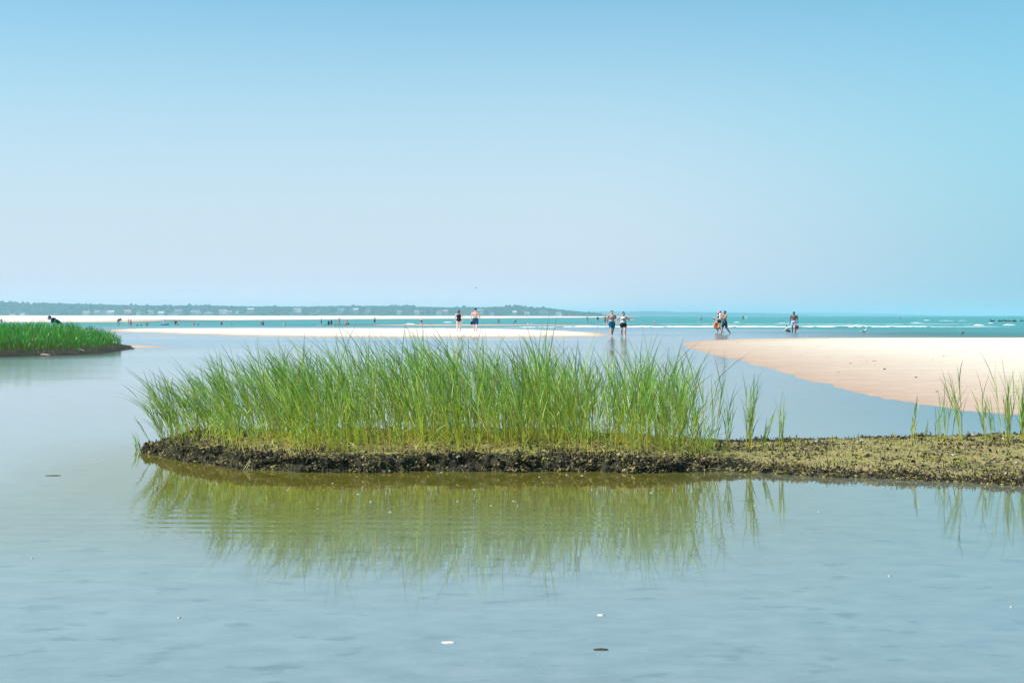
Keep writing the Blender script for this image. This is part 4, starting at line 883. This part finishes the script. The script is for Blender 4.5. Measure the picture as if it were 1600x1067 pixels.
# bathers far out: (px, top, base, pose, turn, skin, fem, hair, top, bottom, label)
far = [
 (2, 498, 504, 'stand', 20, 'tan', False, ('short', 'black'), ('shirt', 'brown'), (.6, 'navy'), 'distant person in brown at the water by the end of the far beach'),
 (17, 503, 506, 'swim', 0, 'pink', False, ('short', 'brown'), None, None, 'swimmer with only a reddish head showing beyond the far marsh point'),
 (185, 497, 510.5, 'bend', 60, 'pale', False, ('short', 'black'), ('shirt', 'navy'), (.6, 'white'), 'person in navy shirt and white shorts bending over just past the marsh point'),
 (201, 498, 510.5, 'stand', -60, 'pink', True, ('short', 'brown'), ('tank', 'teal'), (.4, 'pink'), 'woman in teal top and pink bottoms wading past the marsh point'),
 (204.5, 499, 510.5, 'stand', 80, 'pink', True, ('long', 'brown'), ('tank', 'pink'), (.3, 'pink'), 'woman in pink touching shoulders with the woman in teal top'),
 (214, 507, 509.5, 'swim', 90, 'tan', False, ('short', 'black'), None, None, 'dark haired swimmer, one of two low in the water by a standing child'),
 (221, 507, 509.5, 'swim', -90, 'tan', False, ('short', 'black'), None, None, 'dark haired swimmer, one of two low in the water by a standing child'),
 (229, 502.5, 509, 'stand', 0, 'tan', False, ('short', 'black'), None, (.6, 'grey'), 'slim child standing in the water near two low swimmers'),
 (274.5, 500, 507.5, 'stand', 30, 'tan', False, ('short', 'black'), ('shirt', 'brown'), (.6, 'black'), 'bather in brown beside the blue inflatable boat'),
 (278, 502, 507.5, 'sit', -30, 'pink', True, ('short', 'brown'), ('bikini', 'pink'), (.2, 'black'), 'bather in pink sitting in the shallows by the blue inflatable boat'),
 (302.5, 503, 508.5, 'sit', 10, 'pink', False, ('short', 'brown'), None, (.5, 'red'), 'bather in red shorts sitting in shallow water next to a low swimmer'),
 (309, 506, 508.5, 'swim', 60, 'tan', False, ('short', 'black'), None, None, 'low swimmer next to the sitting bather in red shorts'),
 (346, 501.5, 508, 'stand', 0, 'pink', True, ('short', 'brown'), ('suit', 'red'), None, 'bather in a red swimsuit waist deep on her own'),
 (362, 505.5, 507, 'swim', 0, 'tan', False, ('short', 'black'), None, None, 'lone head of a swimmer between two waist deep bathers'),
 (407, 501.5, 508, 'bend', -40, 'pink', True, ('short', 'brown'), ('shirt', 'white'), (.3, 'navy'), 'bather in white and navy splashing with arms low'),
 (411, 501, 508, 'stand', 40, 'tan', False, ('short', 'black'), None, (.6, 'navy'), 'dark shorted bather beside the one splashing in white'),
 (444, 502.5, 508, 'stand', 0, 'pale', True, ('short', 'fair'), ('suit', 'white'), None, 'fair bather in a white swimsuit standing alone in the water'),
 (502, 497.5, 509, 'stand', 80, 'pale', True, ('short', 'black'), ('tank', 'grey'), (.3, 'black'), 'person in a grey top standing by a white body board'),
 (513.5, 500.5, 507.5, 'stand', 40, 'brown', False, ('short', 'black'), ('shirt', 'navy'), (.6, 'black'), 'bather in navy, shorter of a dark clad pair'),
 (517.8, 499.5, 507.5, 'stand', -40, 'brown', False, ('short', 'black'), ('shirt', 'black'), (.6, 'black'), 'bather in black, taller of a dark clad pair'),
 (522.5, 505.5, 509, 'stand', 0, 'tan', False, ('short', 'black'), None, (.5, 'brown'), 'toddler in the shallows beside the dark clad pair'),
 (529.8, 496, 507.5, 'walk', 0, 'pink', True, ('short', 'brown'), ('bikini', 'pink'), (.15, 'pink'), 'tall bather in a pink bikini standing in the sea'),
 (539.5, 502, 508, 'crouch', 60, 'pink', False, ('short', 'black'), None, (.5, 'red'), 'crouching bather in red shorts facing a crouching friend'),
 (543.5, 500.5, 508, 'crouch', -60, 'pink', True, ('long', 'black'), ('suit', 'black'), None, 'crouching bather in black swimsuit facing a friend in red shorts'),
 (585.3, 495.5, 506, 'stand', 0, 'pink', False, ('short', 'black'), None, (.6, 'black'), 'bare chested man in black shorts standing alone far out'),
 (658, 496.5, 507.5, 'bend', 20, 'pale', False, ('short', 'fair'), ('shirt', 'white'), (.6, 'black'), 'person in a white shirt and black shorts bending to the water'),
 (670, 505.5, 507.5, 'swim', 0, 'tan', False, ('short', 'black'), None, None, 'swimmer close to the bending person in white'),
 (772, 505, 507, 'swim', 0, 'pink', False, ('short', 'brown'), None, None, 'pink faced swimmer at the feet of a standing boy'),
 (779, 497.5, 506, 'stand', 20, 'pink', False, ('short', 'brown'), None, (.6, 'grey'), 'boy in grey shorts standing beyond the walking couple'),
 (802, 504, 506, 'swim', 90, 'tan', False, ('short', 'black'), None, None, 'swimmer stretched out beside a bather in dark blue'),
 (805, 500, 504.5, 'bend', 60, 'tan', False, ('short', 'black'), ('shirt', 'navy'), (.6, 'navy'), 'bather in dark blue leaning over far out'),
 (821.5, 504.3, 506.3, 'swim', 40, 'tan', False, ('short', 'black'), None, None, 'swimmer, one of two side by side near the wave'),
 (827.5, 504.3, 506.3, 'swim', -40, 'tan', False, ('short', 'black'), None, None, 'swimmer, one of two side by side near the wave'),
 (917.5, 493.5, 505.0, 'stand', 30, 'pale', True, ('short', 'black'), ('suit', 'white'), None, 'woman in a pale swimsuit standing beyond the wave'),
 (924.5, 503, 505.0, 'swim', 0, 'tan', False, ('short', 'black'), None, None, 'swimmer with just a head showing between two standing women'),
 (934, 493.8, 504.3, 'walk', 20, 'pink', True, ('short', 'brown'), ('suit', 'navy'), None, 'woman in a navy swimsuit standing beyond the wave'),
 (945.5, 493, 506.5, 'stand', 0, 'pale', False, ('short', 'black'), ('shirt', 'grey'), (.6, 'grey'), 'person in grey just behind the man in board shorts'),
 (983, 493, 504.5, 'stand', -10, 'pale', False, ('short', 'brown'), None, (.6, 'brown'), 'bather in brown trunks just behind the woman in the printed top'),
 (1023, 500, 504.2, 'sit', 20, 'pink', False, ('short', 'fair'), ('shirt', 'white'), (.5, 'red'), 'bather in white and red low in the water on his own'),
 (1095, 493.8, 502.5, 'stand', 0, 'pale', False, ('short', 'black'), None, (.6, 'grey'), 'boy standing at a pale body board beyond the wave'),
 (1103.5, 500.8, 502.6, 'swim', 0, 'tan', False, ('short', 'black'), None, None, 'head of a swimmer between the body boarder and a girl in pink'),
 (1116, 494, 502, 'stand', 0, 'pink', True, ('short', 'black'), ('shirt', 'pink'), (.3, 'navy'), 'girl in a pink shirt standing in the sea'),
 (1161, 493, 500.3, 'stand', 30, 'tan', False, ('short', 'black'), ('shirt', 'grey'), (.6, 'navy'), 'darker of two bathers standing together far out'),
 (1166, 494, 500, 'stand', -30, 'pale', True, ('short', 'brown'), ('shirt', 'white'), None, 'paler of two bathers standing together far out'),
 (1213.5, 494, 497, 'stand', 0, 'pale', False, ('short', 'fair'), ('shirt', 'white'), None, 'tiny pale bather farthest out before the horizon'),
 (1406.5, 494, 499.2, 'stand', 10, 'pink', False, ('short', 'brown'), None, (.6, 'red'), 'lone bather far out off the bare sandbar'),
]
for px, pt, pb, ps, turn, skin, fem, hair, top, bottom, lab in far:
    y = CAM_H * F / (pb - HY); x = Xat(px, y); vis = Zat(pt, y)
    Jt = POSES[ps]['hd'][2] + .12
    if ps == 'swim':
        ht = 1.65; z0 = vis - Jt * ht / 1.75
        if vis > .5: z0 = .30 - Jt * ht / 1.75 + .12
    else:
        tot = vis / Jt * 1.75
        ht = min(max(tot * 1.06, 1.0), 1.78); z0 = vis - Jt * ht / 1.75
    person((x, y, z0), ht, R_(turn), ps, skin, lab, hair=hair, top=top, bottom=bottom, fem=fem, group='bathers in the sea').scale.x *= 1.3
y = 76.0
person((Xat(90, y), y, 0.02 - .0), 1.72, R_(-70), 'bend', 'pale', 'person in a dark navy shirt stooping behind the far marsh grass', hair=('short', 'black'), top=('shirt', 'navy'), bottom=(.6, 'black'))

# blue inflatable boat with a person in white
y = CAM_H * F / (508 - HY); bx = Xat(257, y)
bo = obj('inflatable_boat', None, loc=(bx, y, .03), scale=.6); tag(bo, 'blue inflatable boat with a person in white sitting in it', 'inflatable boat')
me = torus_mesh('side_tube', .62, .22, CLOTH['bluelite']); ob = obj('side_tube', me, bo); ob.scale = (1.25, .75, 1); ob.location = (0, 0, .1)
bm = bmesh.new(); ell(bm, (0, 0, .03), (.7, .4, .06), 14); obj('floor', from_bm('floor', bm, CLOTH['blue']), bo)
person((bx - .05, y, .08), 1.35, R_(60), 'sit', 'pale', 'person in white sitting in the blue inflatable boat', hair=('short', 'fair'), top=('shirt', 'white'), bottom=(.5, 'white'), group='bathers in the sea')
# body boards
def board(px, py, lab):
    y = CAM_H * F / (py - HY); bm = bmesh.new()
    pts = [(-.55, -.25), (.3, -.27), (.5, -.18), (.58, 0), (.5, .18), (.3, .27), (-.55, .25), (-.5, 0)]
    lo_ = [bm.verts.new((a_, b_, 0)) for a_, b_ in pts]; hi_ = [bm.verts.new((a_ * .97, b_ * .97, .06)) for a_, b_ in pts]
    bm.faces.new(lo_[::-1]); bm.faces.new(hi_)
    for i in range(len(pts)): bm.faces.new((lo_[i], lo_[(i + 1) % 8], hi_[(i + 1) % 8], hi_[i]))
    root = obj('body_board', None, loc=(Xat(px, y), y, .02)); tag(root, lab, 'body board'); obj('deck', from_bm('deck', bm, CLOTH['white'], False), root)
    bm = bmesh.new(); seg(bm, (-.5, 0, .06), .012, (-.75, .1, .03), .01, 6); obj('leash', from_bm('leash', bm, CLOTH['black']), root)
board(500.5, 509.2, 'white body board floating at the feet of the person in a grey top')
board(1092.5, 503.2, 'pale body board floating before the boy beyond the wave')

# ------------------------------------------------------------------ breaking wave, whitecaps
FOAM = simple('foam', (0.85, 0.87, 0.87), 0.9, 0.05, 2)
def foam_ridge(pts, hgt, wid, seed, nseg):
    tt = np.linspace(0, 1, nseg); px = np.interp(tt, np.linspace(0, 1, len(pts)), [p[0] for p in pts]); py = np.interp(tt, np.linspace(0, 1, len(pts)), [p[1] for p in pts])
    hs = np.interp(tt, np.linspace(0, 1, len(pts)), [p[2] for p in pts])
    y = CAM_H * F / (py - HY); x = (px - CX) / F * y
    nz_ = 0.75 + .35 * fbm(x * .35, y * .1, oct=4, seed=seed); hs = hs * hgt * np.clip(nz_, .12, 1.4) * np.clip(np.minimum(tt, 1 - tt) * 14, 0, 1)
    y = y + 1.2 * fbm(x * .04, x * 0, oct=3, seed=seed + 3)
    prof = [(-.5, -.02), (-.42, .45), (-.22, .9), (0.05, 1.0), (.4, .55), (.8, .1), (1.0, -.05)]
    V = []
    for a_, b_ in prof:
        j = .12 * fbm(x * 1.7 + a_ * 9, x * 0 + b_ * 7, oct=3, seed=seed + 5)
        V.append(np.stack([x, y + wid * (a_ + j), hs * np.maximum(b_ + j * (b_ > .2), -.02) + .0], -1))
    return np.concatenate(V), grid_faces(len(prof), nseg)
V, Fc = foam_ridge([(770, 511.6, .25), (860, 511.5, .5), (900, 511.3, 1), (1000, 511.2, 1), (1150, 511.2, 1), (1300, 511.0, .85), (1400, 510.8, .6), (1500, 510.5, .4), (1580, 510.4, .15)], .22, .8, 91, 1400)
tag(obj('breaking_wave', mesh_np('breaking_wave', V, Fc, FOAM, smooth=True)), kind='stuff', label='long white breaking wave foaming beyond the sandbar')
V, Fc = foam_ridge([(900, 507.0, .3), (1050, 506.8, .6), (1250, 506.8, .6), (1420, 506.4, .5), (1560, 506.2, .3)], .07, .6, 95, 900)
tag(obj('breaking_wave', mesh_np('breaking_wave_far', V, Fc, FOAM, smooth=True)), kind='stuff', label='thin second line of foam behind the long breaking wave')
caps = [(1430, 504.4, 10), (1480, 501.3, 12), (1505, 501.2, 7), (1547, 505.2, 4), (1582, 508.2, 10), (1222, 504.6, 12), (1153, 504.0, 5), (640, 506.4, 10), (826, 506.0, 6), (1450, 500.8, 5), (1530, 508.6, 9), (700, 504.0, 8)]
for i, (px, py, w_) in enumerate(caps):
    V, Fc = foam_ridge([(px - w_, py, .3), (px - w_ * .3, py, 1), (px + w_ * .4, py, .8), (px + w_, py, .3)], .13, .6, 200 + i, 60)
    o = obj('whitecap', mesh_np('whitecap', V, Fc, FOAM, smooth=True)); tag(o, 'small white crest of foam on the turquoise sea', 'whitecap', 'whitecaps on the sea')

# ------------------------------------------------------------------ birds
B_WHITE = simple('bird_white', (.75, .76, .78), .7, .05, 10); B_GREY = simple('bird_grey', (.30, .33, .37), .7, .1, 10); B_DARK = simple('bird_dark', (.03, .03, .035), .7, .1, 10); B_LEG = simple('bird_leg', (.5, .28, .08), .6, .05, 10)
def bird(loc, s, rz, mb_, mw_, lab, group):
    root = obj('bird', None, loc=loc, rz=rz, scale=s); tag(root, lab, 'bird', group)
    key = mb_.name + mw_.name
    if ('bird', key) not in _cache:
        bm = bmesh.new(); ell(bm, (0, 0, .24), (.09, .20, .10), rot=Matrix.Rotation(R_(-14), 4, 'X')); seg(bm, (0, -.13, .29), .06, (0, -.19, .39), .042); ell(bm, (0, -.20, .42), (.045, .06, .045)); seg(bm, (0, .16, .21), .05, (0, .30, .19), .02)
        me_b = fuse('body', bm, .014, mb_)
        bm = bmesh.new(); ell(bm, (.075, .07, .26), (.025, .20, .07)); ell(bm, (-.075, .07, .26), (.025, .20, .07)); me_w = fuse('wings', bm, .014, mw_)
        bm = bmesh.new(); seg(bm, (0, -.25, .415), .014, (0, -.315, .405), .006, 8); me_k = from_bm('bill', bm, B_LEG)
        bm = bmesh.new(); seg(bm, (0, 0, .17), .010, (0, 0, 0.01), .009, 6); seg(bm, (0, 0, .01), .008, (0, -.05, .006), .008, 6); me_l = from_bm('leg', bm, B_LEG)
        _cache[('bird', key)] = (me_b, me_w, me_k, me_l)
    me_b, me_w, me_k, me_l = _cache[('bird', key)]
    obj('body', me_b, root); obj('wings', me_w, root); obj('bill', me_k, root); obj('leg', me_l, root, loc=(-.035, .01, 0)); obj('leg', me_l, root, loc=(.035, .01, 0))
y = 3000 / (521.6 - 493); bird((Xat(1350, y), y, 0.0), .85, R_(70), B_WHITE, B_GREY, 'white gull standing at the far water edge of the bare sandbar', 'gulls by the sandbar')
y = 3000 / (524.0 - 493); bird((Xat(1503, y), y, 0.0), .8, R_(-60), B_WHITE, B_GREY, 'white gull at the water edge with its bill the other way', 'gulls by the sandbar')
y = 3000 / (503.6 - 493)
for i, px in enumerate([1549, 1553, 1561, 1563.5, 1567.5, 1571.5, 1577, 1584, 1586, 1595, 1598, 1606]):
    yy = y + random.uniform(-4, 4)
    bird((Xat(px, yy), yy, -.05), random.uniform(1.1, 1.5), random.uniform(0, 6.28), B_DARK, B_DARK, 'dark sea bird in the row resting on the far shoal', 'row of dark sea birds on the shoal')
# gull in flight
y = 260.0; gl_ = obj('bird', None, loc=(Xat(744, y), y, Zat(450, y)), rz=R_(70)); tag(gl_, 'grey gull gliding low in the sky above the walking couple', 'bird')
bm = bmesh.new(); ell(bm, (0, 0, 0), (.08, .22, .075)); ell(bm, (0, -.21, .03), (.05, .07, .05)); seg(bm, (0, .15, 0), .05, (0, .33, 0), .025); obj('body', fuse('body', bm, .018, B_WHITE), gl_)
for sx_ in (-1, 1):
    bm = bmesh.new()
    for a_, b_ in zip([(0, 0, .03), (.28, -.06, .13), (.62, .03, .07)], [(.28, -.06, .13), (.62, .03, .07), (.78, .12, .02)]):
        for q in range(5):
            f = q / 4; p0 = Vector(a_) + Vector((0, .14 * f * (1 - a_[0] * .7), 0)); p1 = Vector(b_) + Vector((0, .14 * f * (1 - b_[0] * .9), 0)); p0.x *= sx_; p1.x *= sx_
            seg(bm, p0, .022, p1, .018, 6)
    obj('wing', fuse('wing', bm, .016, B_GREY), gl_)
bm = bmesh.new(); seg(bm, (0, -.27, .02), .014, (0, -.33, .015), .006, 8); obj('bill', from_bm('bill', bm, B_LEG), gl_)

# ------------------------------------------------------------------ shells, reeds and bits of weed
SHELL = simple('shell', (.50, .45, .36), .5, .12, 30); REED = simple('dead_reed', (.50, .42, .22), .7, .15, 20); WEED = simple('weed', (.035, .035, .02), .7, .2, 30)
def shell_mesh(seed):
    rr_ = np.random.default_rng(seed); nu, nv = 12, 7; V = []
    for i in range(nv):
        rad = i / (nv - 1)
        for j in range(nu):
            a_ = math.pi * 2 * j / nu; rib = 1 + .05 * math.cos(j * math.pi)
            rx = rad * rib * (1.0 + .25 * math.sin(a_)); V.append((rx * math.cos(a_), rx * math.sin(a_) * .8, .38 * (1 - rad ** 2) + rr_.normal(0, .015)))
    base = np.array(V); low = base.copy(); low[:, 2] -= .07
    Fq = [[i * nu + j, i * nu + (j + 1) % nu, (i + 1) * nu + (j + 1) % nu, (i + 1) * nu + j] for i in range(nv - 1) for j in range(nu)]
    K = len(base); Fq2 = [[K + q for q in f[::-1]] for f in Fq]; rim = [[(nv - 1) * nu + j, (nv - 1) * nu + (j + 1) % nu, K + (nv - 1) * nu + (j + 1) % nu, K + (nv - 1) * nu + j] for j in range(nu)]
    return mesh_np('shell', np.concatenate([base, low]), np.array(Fq + Fq2 + rim), SHELL, smooth=True)
SH = [shell_mesh(i) for i in range(3)]
def on_bank(px, py):
    yg = 12.6
    for _ in range(12):
        xg = Xat(px, yg); zg = float(bank_top([xg], [yg])[0]); yg += ((CAM_H - zg) * F / (py - HY) - yg) * .6
    return xg, yg, float(bank_top([xg], [yg])[0])
shells = [(516, 687, .03, 'pale'), (1289, 734, .03, 'pale'), (1275, 690, .022, 'pale'), (1349, 690, .03, 'pale'), (1566, 686, .03, 'white'), (1573, 740, .032, 'white'), (1493, 740, .02, 'white'), (1488, 712, .03, 'tan'), (716, 708, .028, 'pale'), (726, 722, .035, 'tan'), (850, 726, .035, 'white'), (297, 697, .035, 'tan'), (280, 702, .025, 'grey'), (1580, 722, .022, 'white'), (855, 733, .02, 'white'), (948, 723, .03, 'pale'), (782, 731, .018, 'white')]
for i, (px, py, sz, cn) in enumerate(shells):
    xg, yg, zg = on_bank(px, py); o = obj('shell', SH[i % 3], loc=(xg, yg - .01, zg + .004), rz=0, scale=sz * .75)
    o.rotation_euler = (random.uniform(.1, .7), random.uniform(-.3, .3), random.uniform(-.8, .8)); tag(o, 'small pale shell lying on the bare olive peat' if px > 1000 else 'small pale shell stuck in the dark bank below the grass bed', 'shell', 'shells on the bank')
# bent dead reed at the water line
def reed(name, pts, r0, lab, cat='reed'):
    bm = bmesh.new()
    for i, (a_, b_) in enumerate(zip(pts[:-1], pts[1:])): seg(bm, a_, r0 * (1 - .12 * i), b_, r0 * (1 - .12 * (i + 1)), 8)
    c0_ = Vector(pts[0]); bmesh.ops.translate(bm, vec=-c0_, verts=bm.verts)
    o = obj(name, fuse(name, bm, r0 * .6, REED, 2), loc=c0_); tag(o, lab, cat)
x, y = G(379, 733.5); reed('dead_reed', [(x, y - .02, -.02), (x + .035, y - .01, .035), (x + .06, y + .02, .085), (x + .062, y + .05, .10)], .006, 'bleached bent reed poking from the water at the dark bank foot')
reed('dead_reed', [(x + .03, y - .02, -.02), (x + .05, y - .01, .03), (x + .07, y + .02, .08)], .005, 'shorter bleached reed leaning beside the bent one at the bank foot')
x, y = G(1296, 742); reed('dead_reed', [(x - .02, y - .02, -.01), (x, y, .04), (x + .02, y + .03, .075)], .009, 'thick pale driftwood twig at the foot of the bare bank', 'twig')
xg, yg, zg = on_bank(1500, 700)
# litter of straw lying at the foot of the grass
r = np.random.default_rng(95); N = 700; x = r.uniform(-3.0, 1.9, N); s = r.uniform(.12, 1.0, N); Bp = base_pts(x, s) + [0, 0, .02]
a_ = r.uniform(0, 6.28, N); D = np.stack([np.cos(a_), np.sin(a_) * .6, r.uniform(-.05, .5, N)], -1); sd_ = np.cross(D, [0, -1, .3]); sd_ /= np.linalg.norm(sd_, axis=1, keepdims=True) + 1e-9
cS = STRAW[None] * r.uniform(.7, 1.5, (N, 1)); V, Fc, C = ribbons(Bp, D, r.uniform(.06, .25, N), np.stack([r.normal(0, .2, N), r.normal(0, .2, N), -r.uniform(0, .4, N)], -1), sd_, r.uniform(.003, .006, N), 4, cS, cS, cS * .8, lambda t: 1 - .7 * t)
tag(obj('straw_litter', mesh_np('straw_litter', V, Fc, GRASS, col=C)), kind='stuff', label='dry straw litter at the foot of the grass')
# bits adrift on the pool
def flake(px, py, L, W_, mat, name, lab, cat):
    x, y = G(px, py); k = 14; u = np.linspace(0, 2 * np.pi, k, endpoint=False); rr_ = np.random.default_rng(int(px))
    rad = 1 + .18 * rr_.standard_normal(k)
    ring0_ = np.stack([np.cos(u) * L / 2 * rad, np.sin(u) * W_ / 2 * rad, np.full(k, -.004)], -1); ring1_ = ring0_ * [.9, .9, 0] + [0, 0, .002]; top_ = ring0_ * [.45, .45, 0] + [0, 0, .0035]
    V = np.concatenate([ring0_, ring1_, top_, [[0, 0, .004]]]); Fq = [[j, (j + 1) % k, k + (j + 1) % k, k + j] for j in range(k)] + [[k + j, k + (j + 1) % k, 2 * k + (j + 1) % k, 2 * k + j] for j in range(k)] + [[2 * k + j, 2 * k + (j + 1) % k, 3 * k, 3 * k] for j in range(k)]
    me = bpy.data.meshes.new(name); me.from_pydata([tuple(v) for v in V], [], [f[:3] if f[2] == f[3] else f for f in Fq]); me.materials.append(mat)
    for p in me.polygons: p.use_smooth = True
    tag(obj(name, me, loc=(x, y, .001)), lab, cat)
FLT = simple('pale_leaf', (.70, .66, .55), .6, .1, 20)
flake(702, 1003.5, .052, .03, FLT, 'floating_leaf', 'cream coloured leaf fragment floating on the open pool', 'leaf')
flake(938.5, 961, .036, .022, FLT, 'floating_leaf', 'smaller pale leaf fragment floating farther from the cream one', 'leaf')
flake(939, 1014.5, .062, .035, WEED, 'seaweed', 'dark scrap of seaweed floating on the open pool', 'seaweed')
flake(82, 743, .12, .05, WEED, 'seaweed', 'faint dark weed strand breaking the surface off the bank tip', 'seaweed')
FLK = simple('fleck', (.45, .47, .42), .6, .1, 20)
flecks = [(742, 765), (803, 783), (809, 790), (715, 783), (768, 790), (690, 738), (843, 745), (925, 765), (960, 772), (1018, 770), (560, 772), (520, 755), (450, 766), (610, 800), (1180, 790), (580, 784), (1390, 900), (1580, 948), (1280, 800), (150, 717), (50, 872), (280, 965), (885, 742), (910, 743)]
for px, py in flecks: flake(px, py, random.uniform(.012, .026), random.uniform(.006, .012), FLK, 'foam_fleck', 'tiny pale fleck of foam drifting on the pool', 'foam fleck'); bpy.context.scene.collection.objects[-1]['group'] = 'flecks drifting on the pool'
# scraps of weed and shell washed up along the sandbar
r = np.random.default_rng(97); wx, wy = [], []
cand = np.stack([r.uniform(5, 40, 20000), r.uniform(19, 82, 20000)], -1); dd = poly_sd(cand[:, 0], cand[:, 1], BAR_R)
pk = (dd > .15) & (r.random(20000) < np.where(np.abs(dd - 2.2 - .8 * fbm(cand[:, 0] * .3, cand[:, 1] * .3, seed=98)) < .5, .10, .006)); cand = cand[pk]
V, Fc = scatter(ICO1, ICO1F, np.stack([cand[:, 0], cand[:, 1], ground_h(cand[:, 0], cand[:, 1]) + .003], -1), r.uniform(.006, .028, (len(cand), 1)) * r.uniform(.5, 1.5, (len(cand), 3)) * [1.3, 1, .35], r.uniform(0, 6, len(cand)), .2, 99)
cw = np.array([[.10, .07, .04], [.28, .2, .13], [.6, .55, .46]])[r.choice(3, len(cand), p=[.4, .35, .25])]
tag(obj('wrack', mesh_np('wrack', V, Fc, LUMP, col=np.repeat(cw, len(ICO1), 0))), kind='stuff', label='scattered scraps of weed and shell washed up on the sandbar')
# dark bits on the sandbar
for px, py, sz, lab in [(1382, 577, .035, 'dark stone lying alone on the smooth sandbar'), (1431, 590, .028, 'flat brown weed scrap on the sandbar'), (1464, 612, .022, 'small weed scrap by the sandbar water line')]:
    yg = 30.0
    for _ in range(8): xg = Xat(px, yg); zg = float(ground_h(np.array([xg]), np.array([yg]))[0]); yg = (CAM_H - zg) * F / (py - HY)
    bm = bmesh.new(); bmesh.ops.create_icosphere(bm, subdivisions=2, radius=1)
    for v in bm.verts: v.co *= 1 + random.uniform(-.15, .15); v.co.z *= .5
    o = obj('stone' if 'stone' in lab else 'seaweed', from_bm('stone', bm, WEED), loc=(xg, yg, zg + sz * .2), scale=sz); tag(o, lab, 'stone' if 'stone' in lab else 'seaweed')

# ------------------------------------------------------------------ haze
m, n, l, out = new_mat('haze_air')
pv = n.new('ShaderNodeVolumePrincipled'); pv.inputs['Color'].default_value = (0.44, 0.765, 0.90, 1); pv.inputs['Density'].default_value = 2.2e-4; pv.inputs['Anisotropy'].default_value = 0.0
l.new(pv.outputs[0], out.inputs['Volume'])
bm = bmesh.new(); box_bm(bm, -13500, 13500, -150, 9600, -6, 31)
tag(obj('haze', from_bm('haze', bm, m, False)), kind='stuff', label='thin summer haze over the bay')
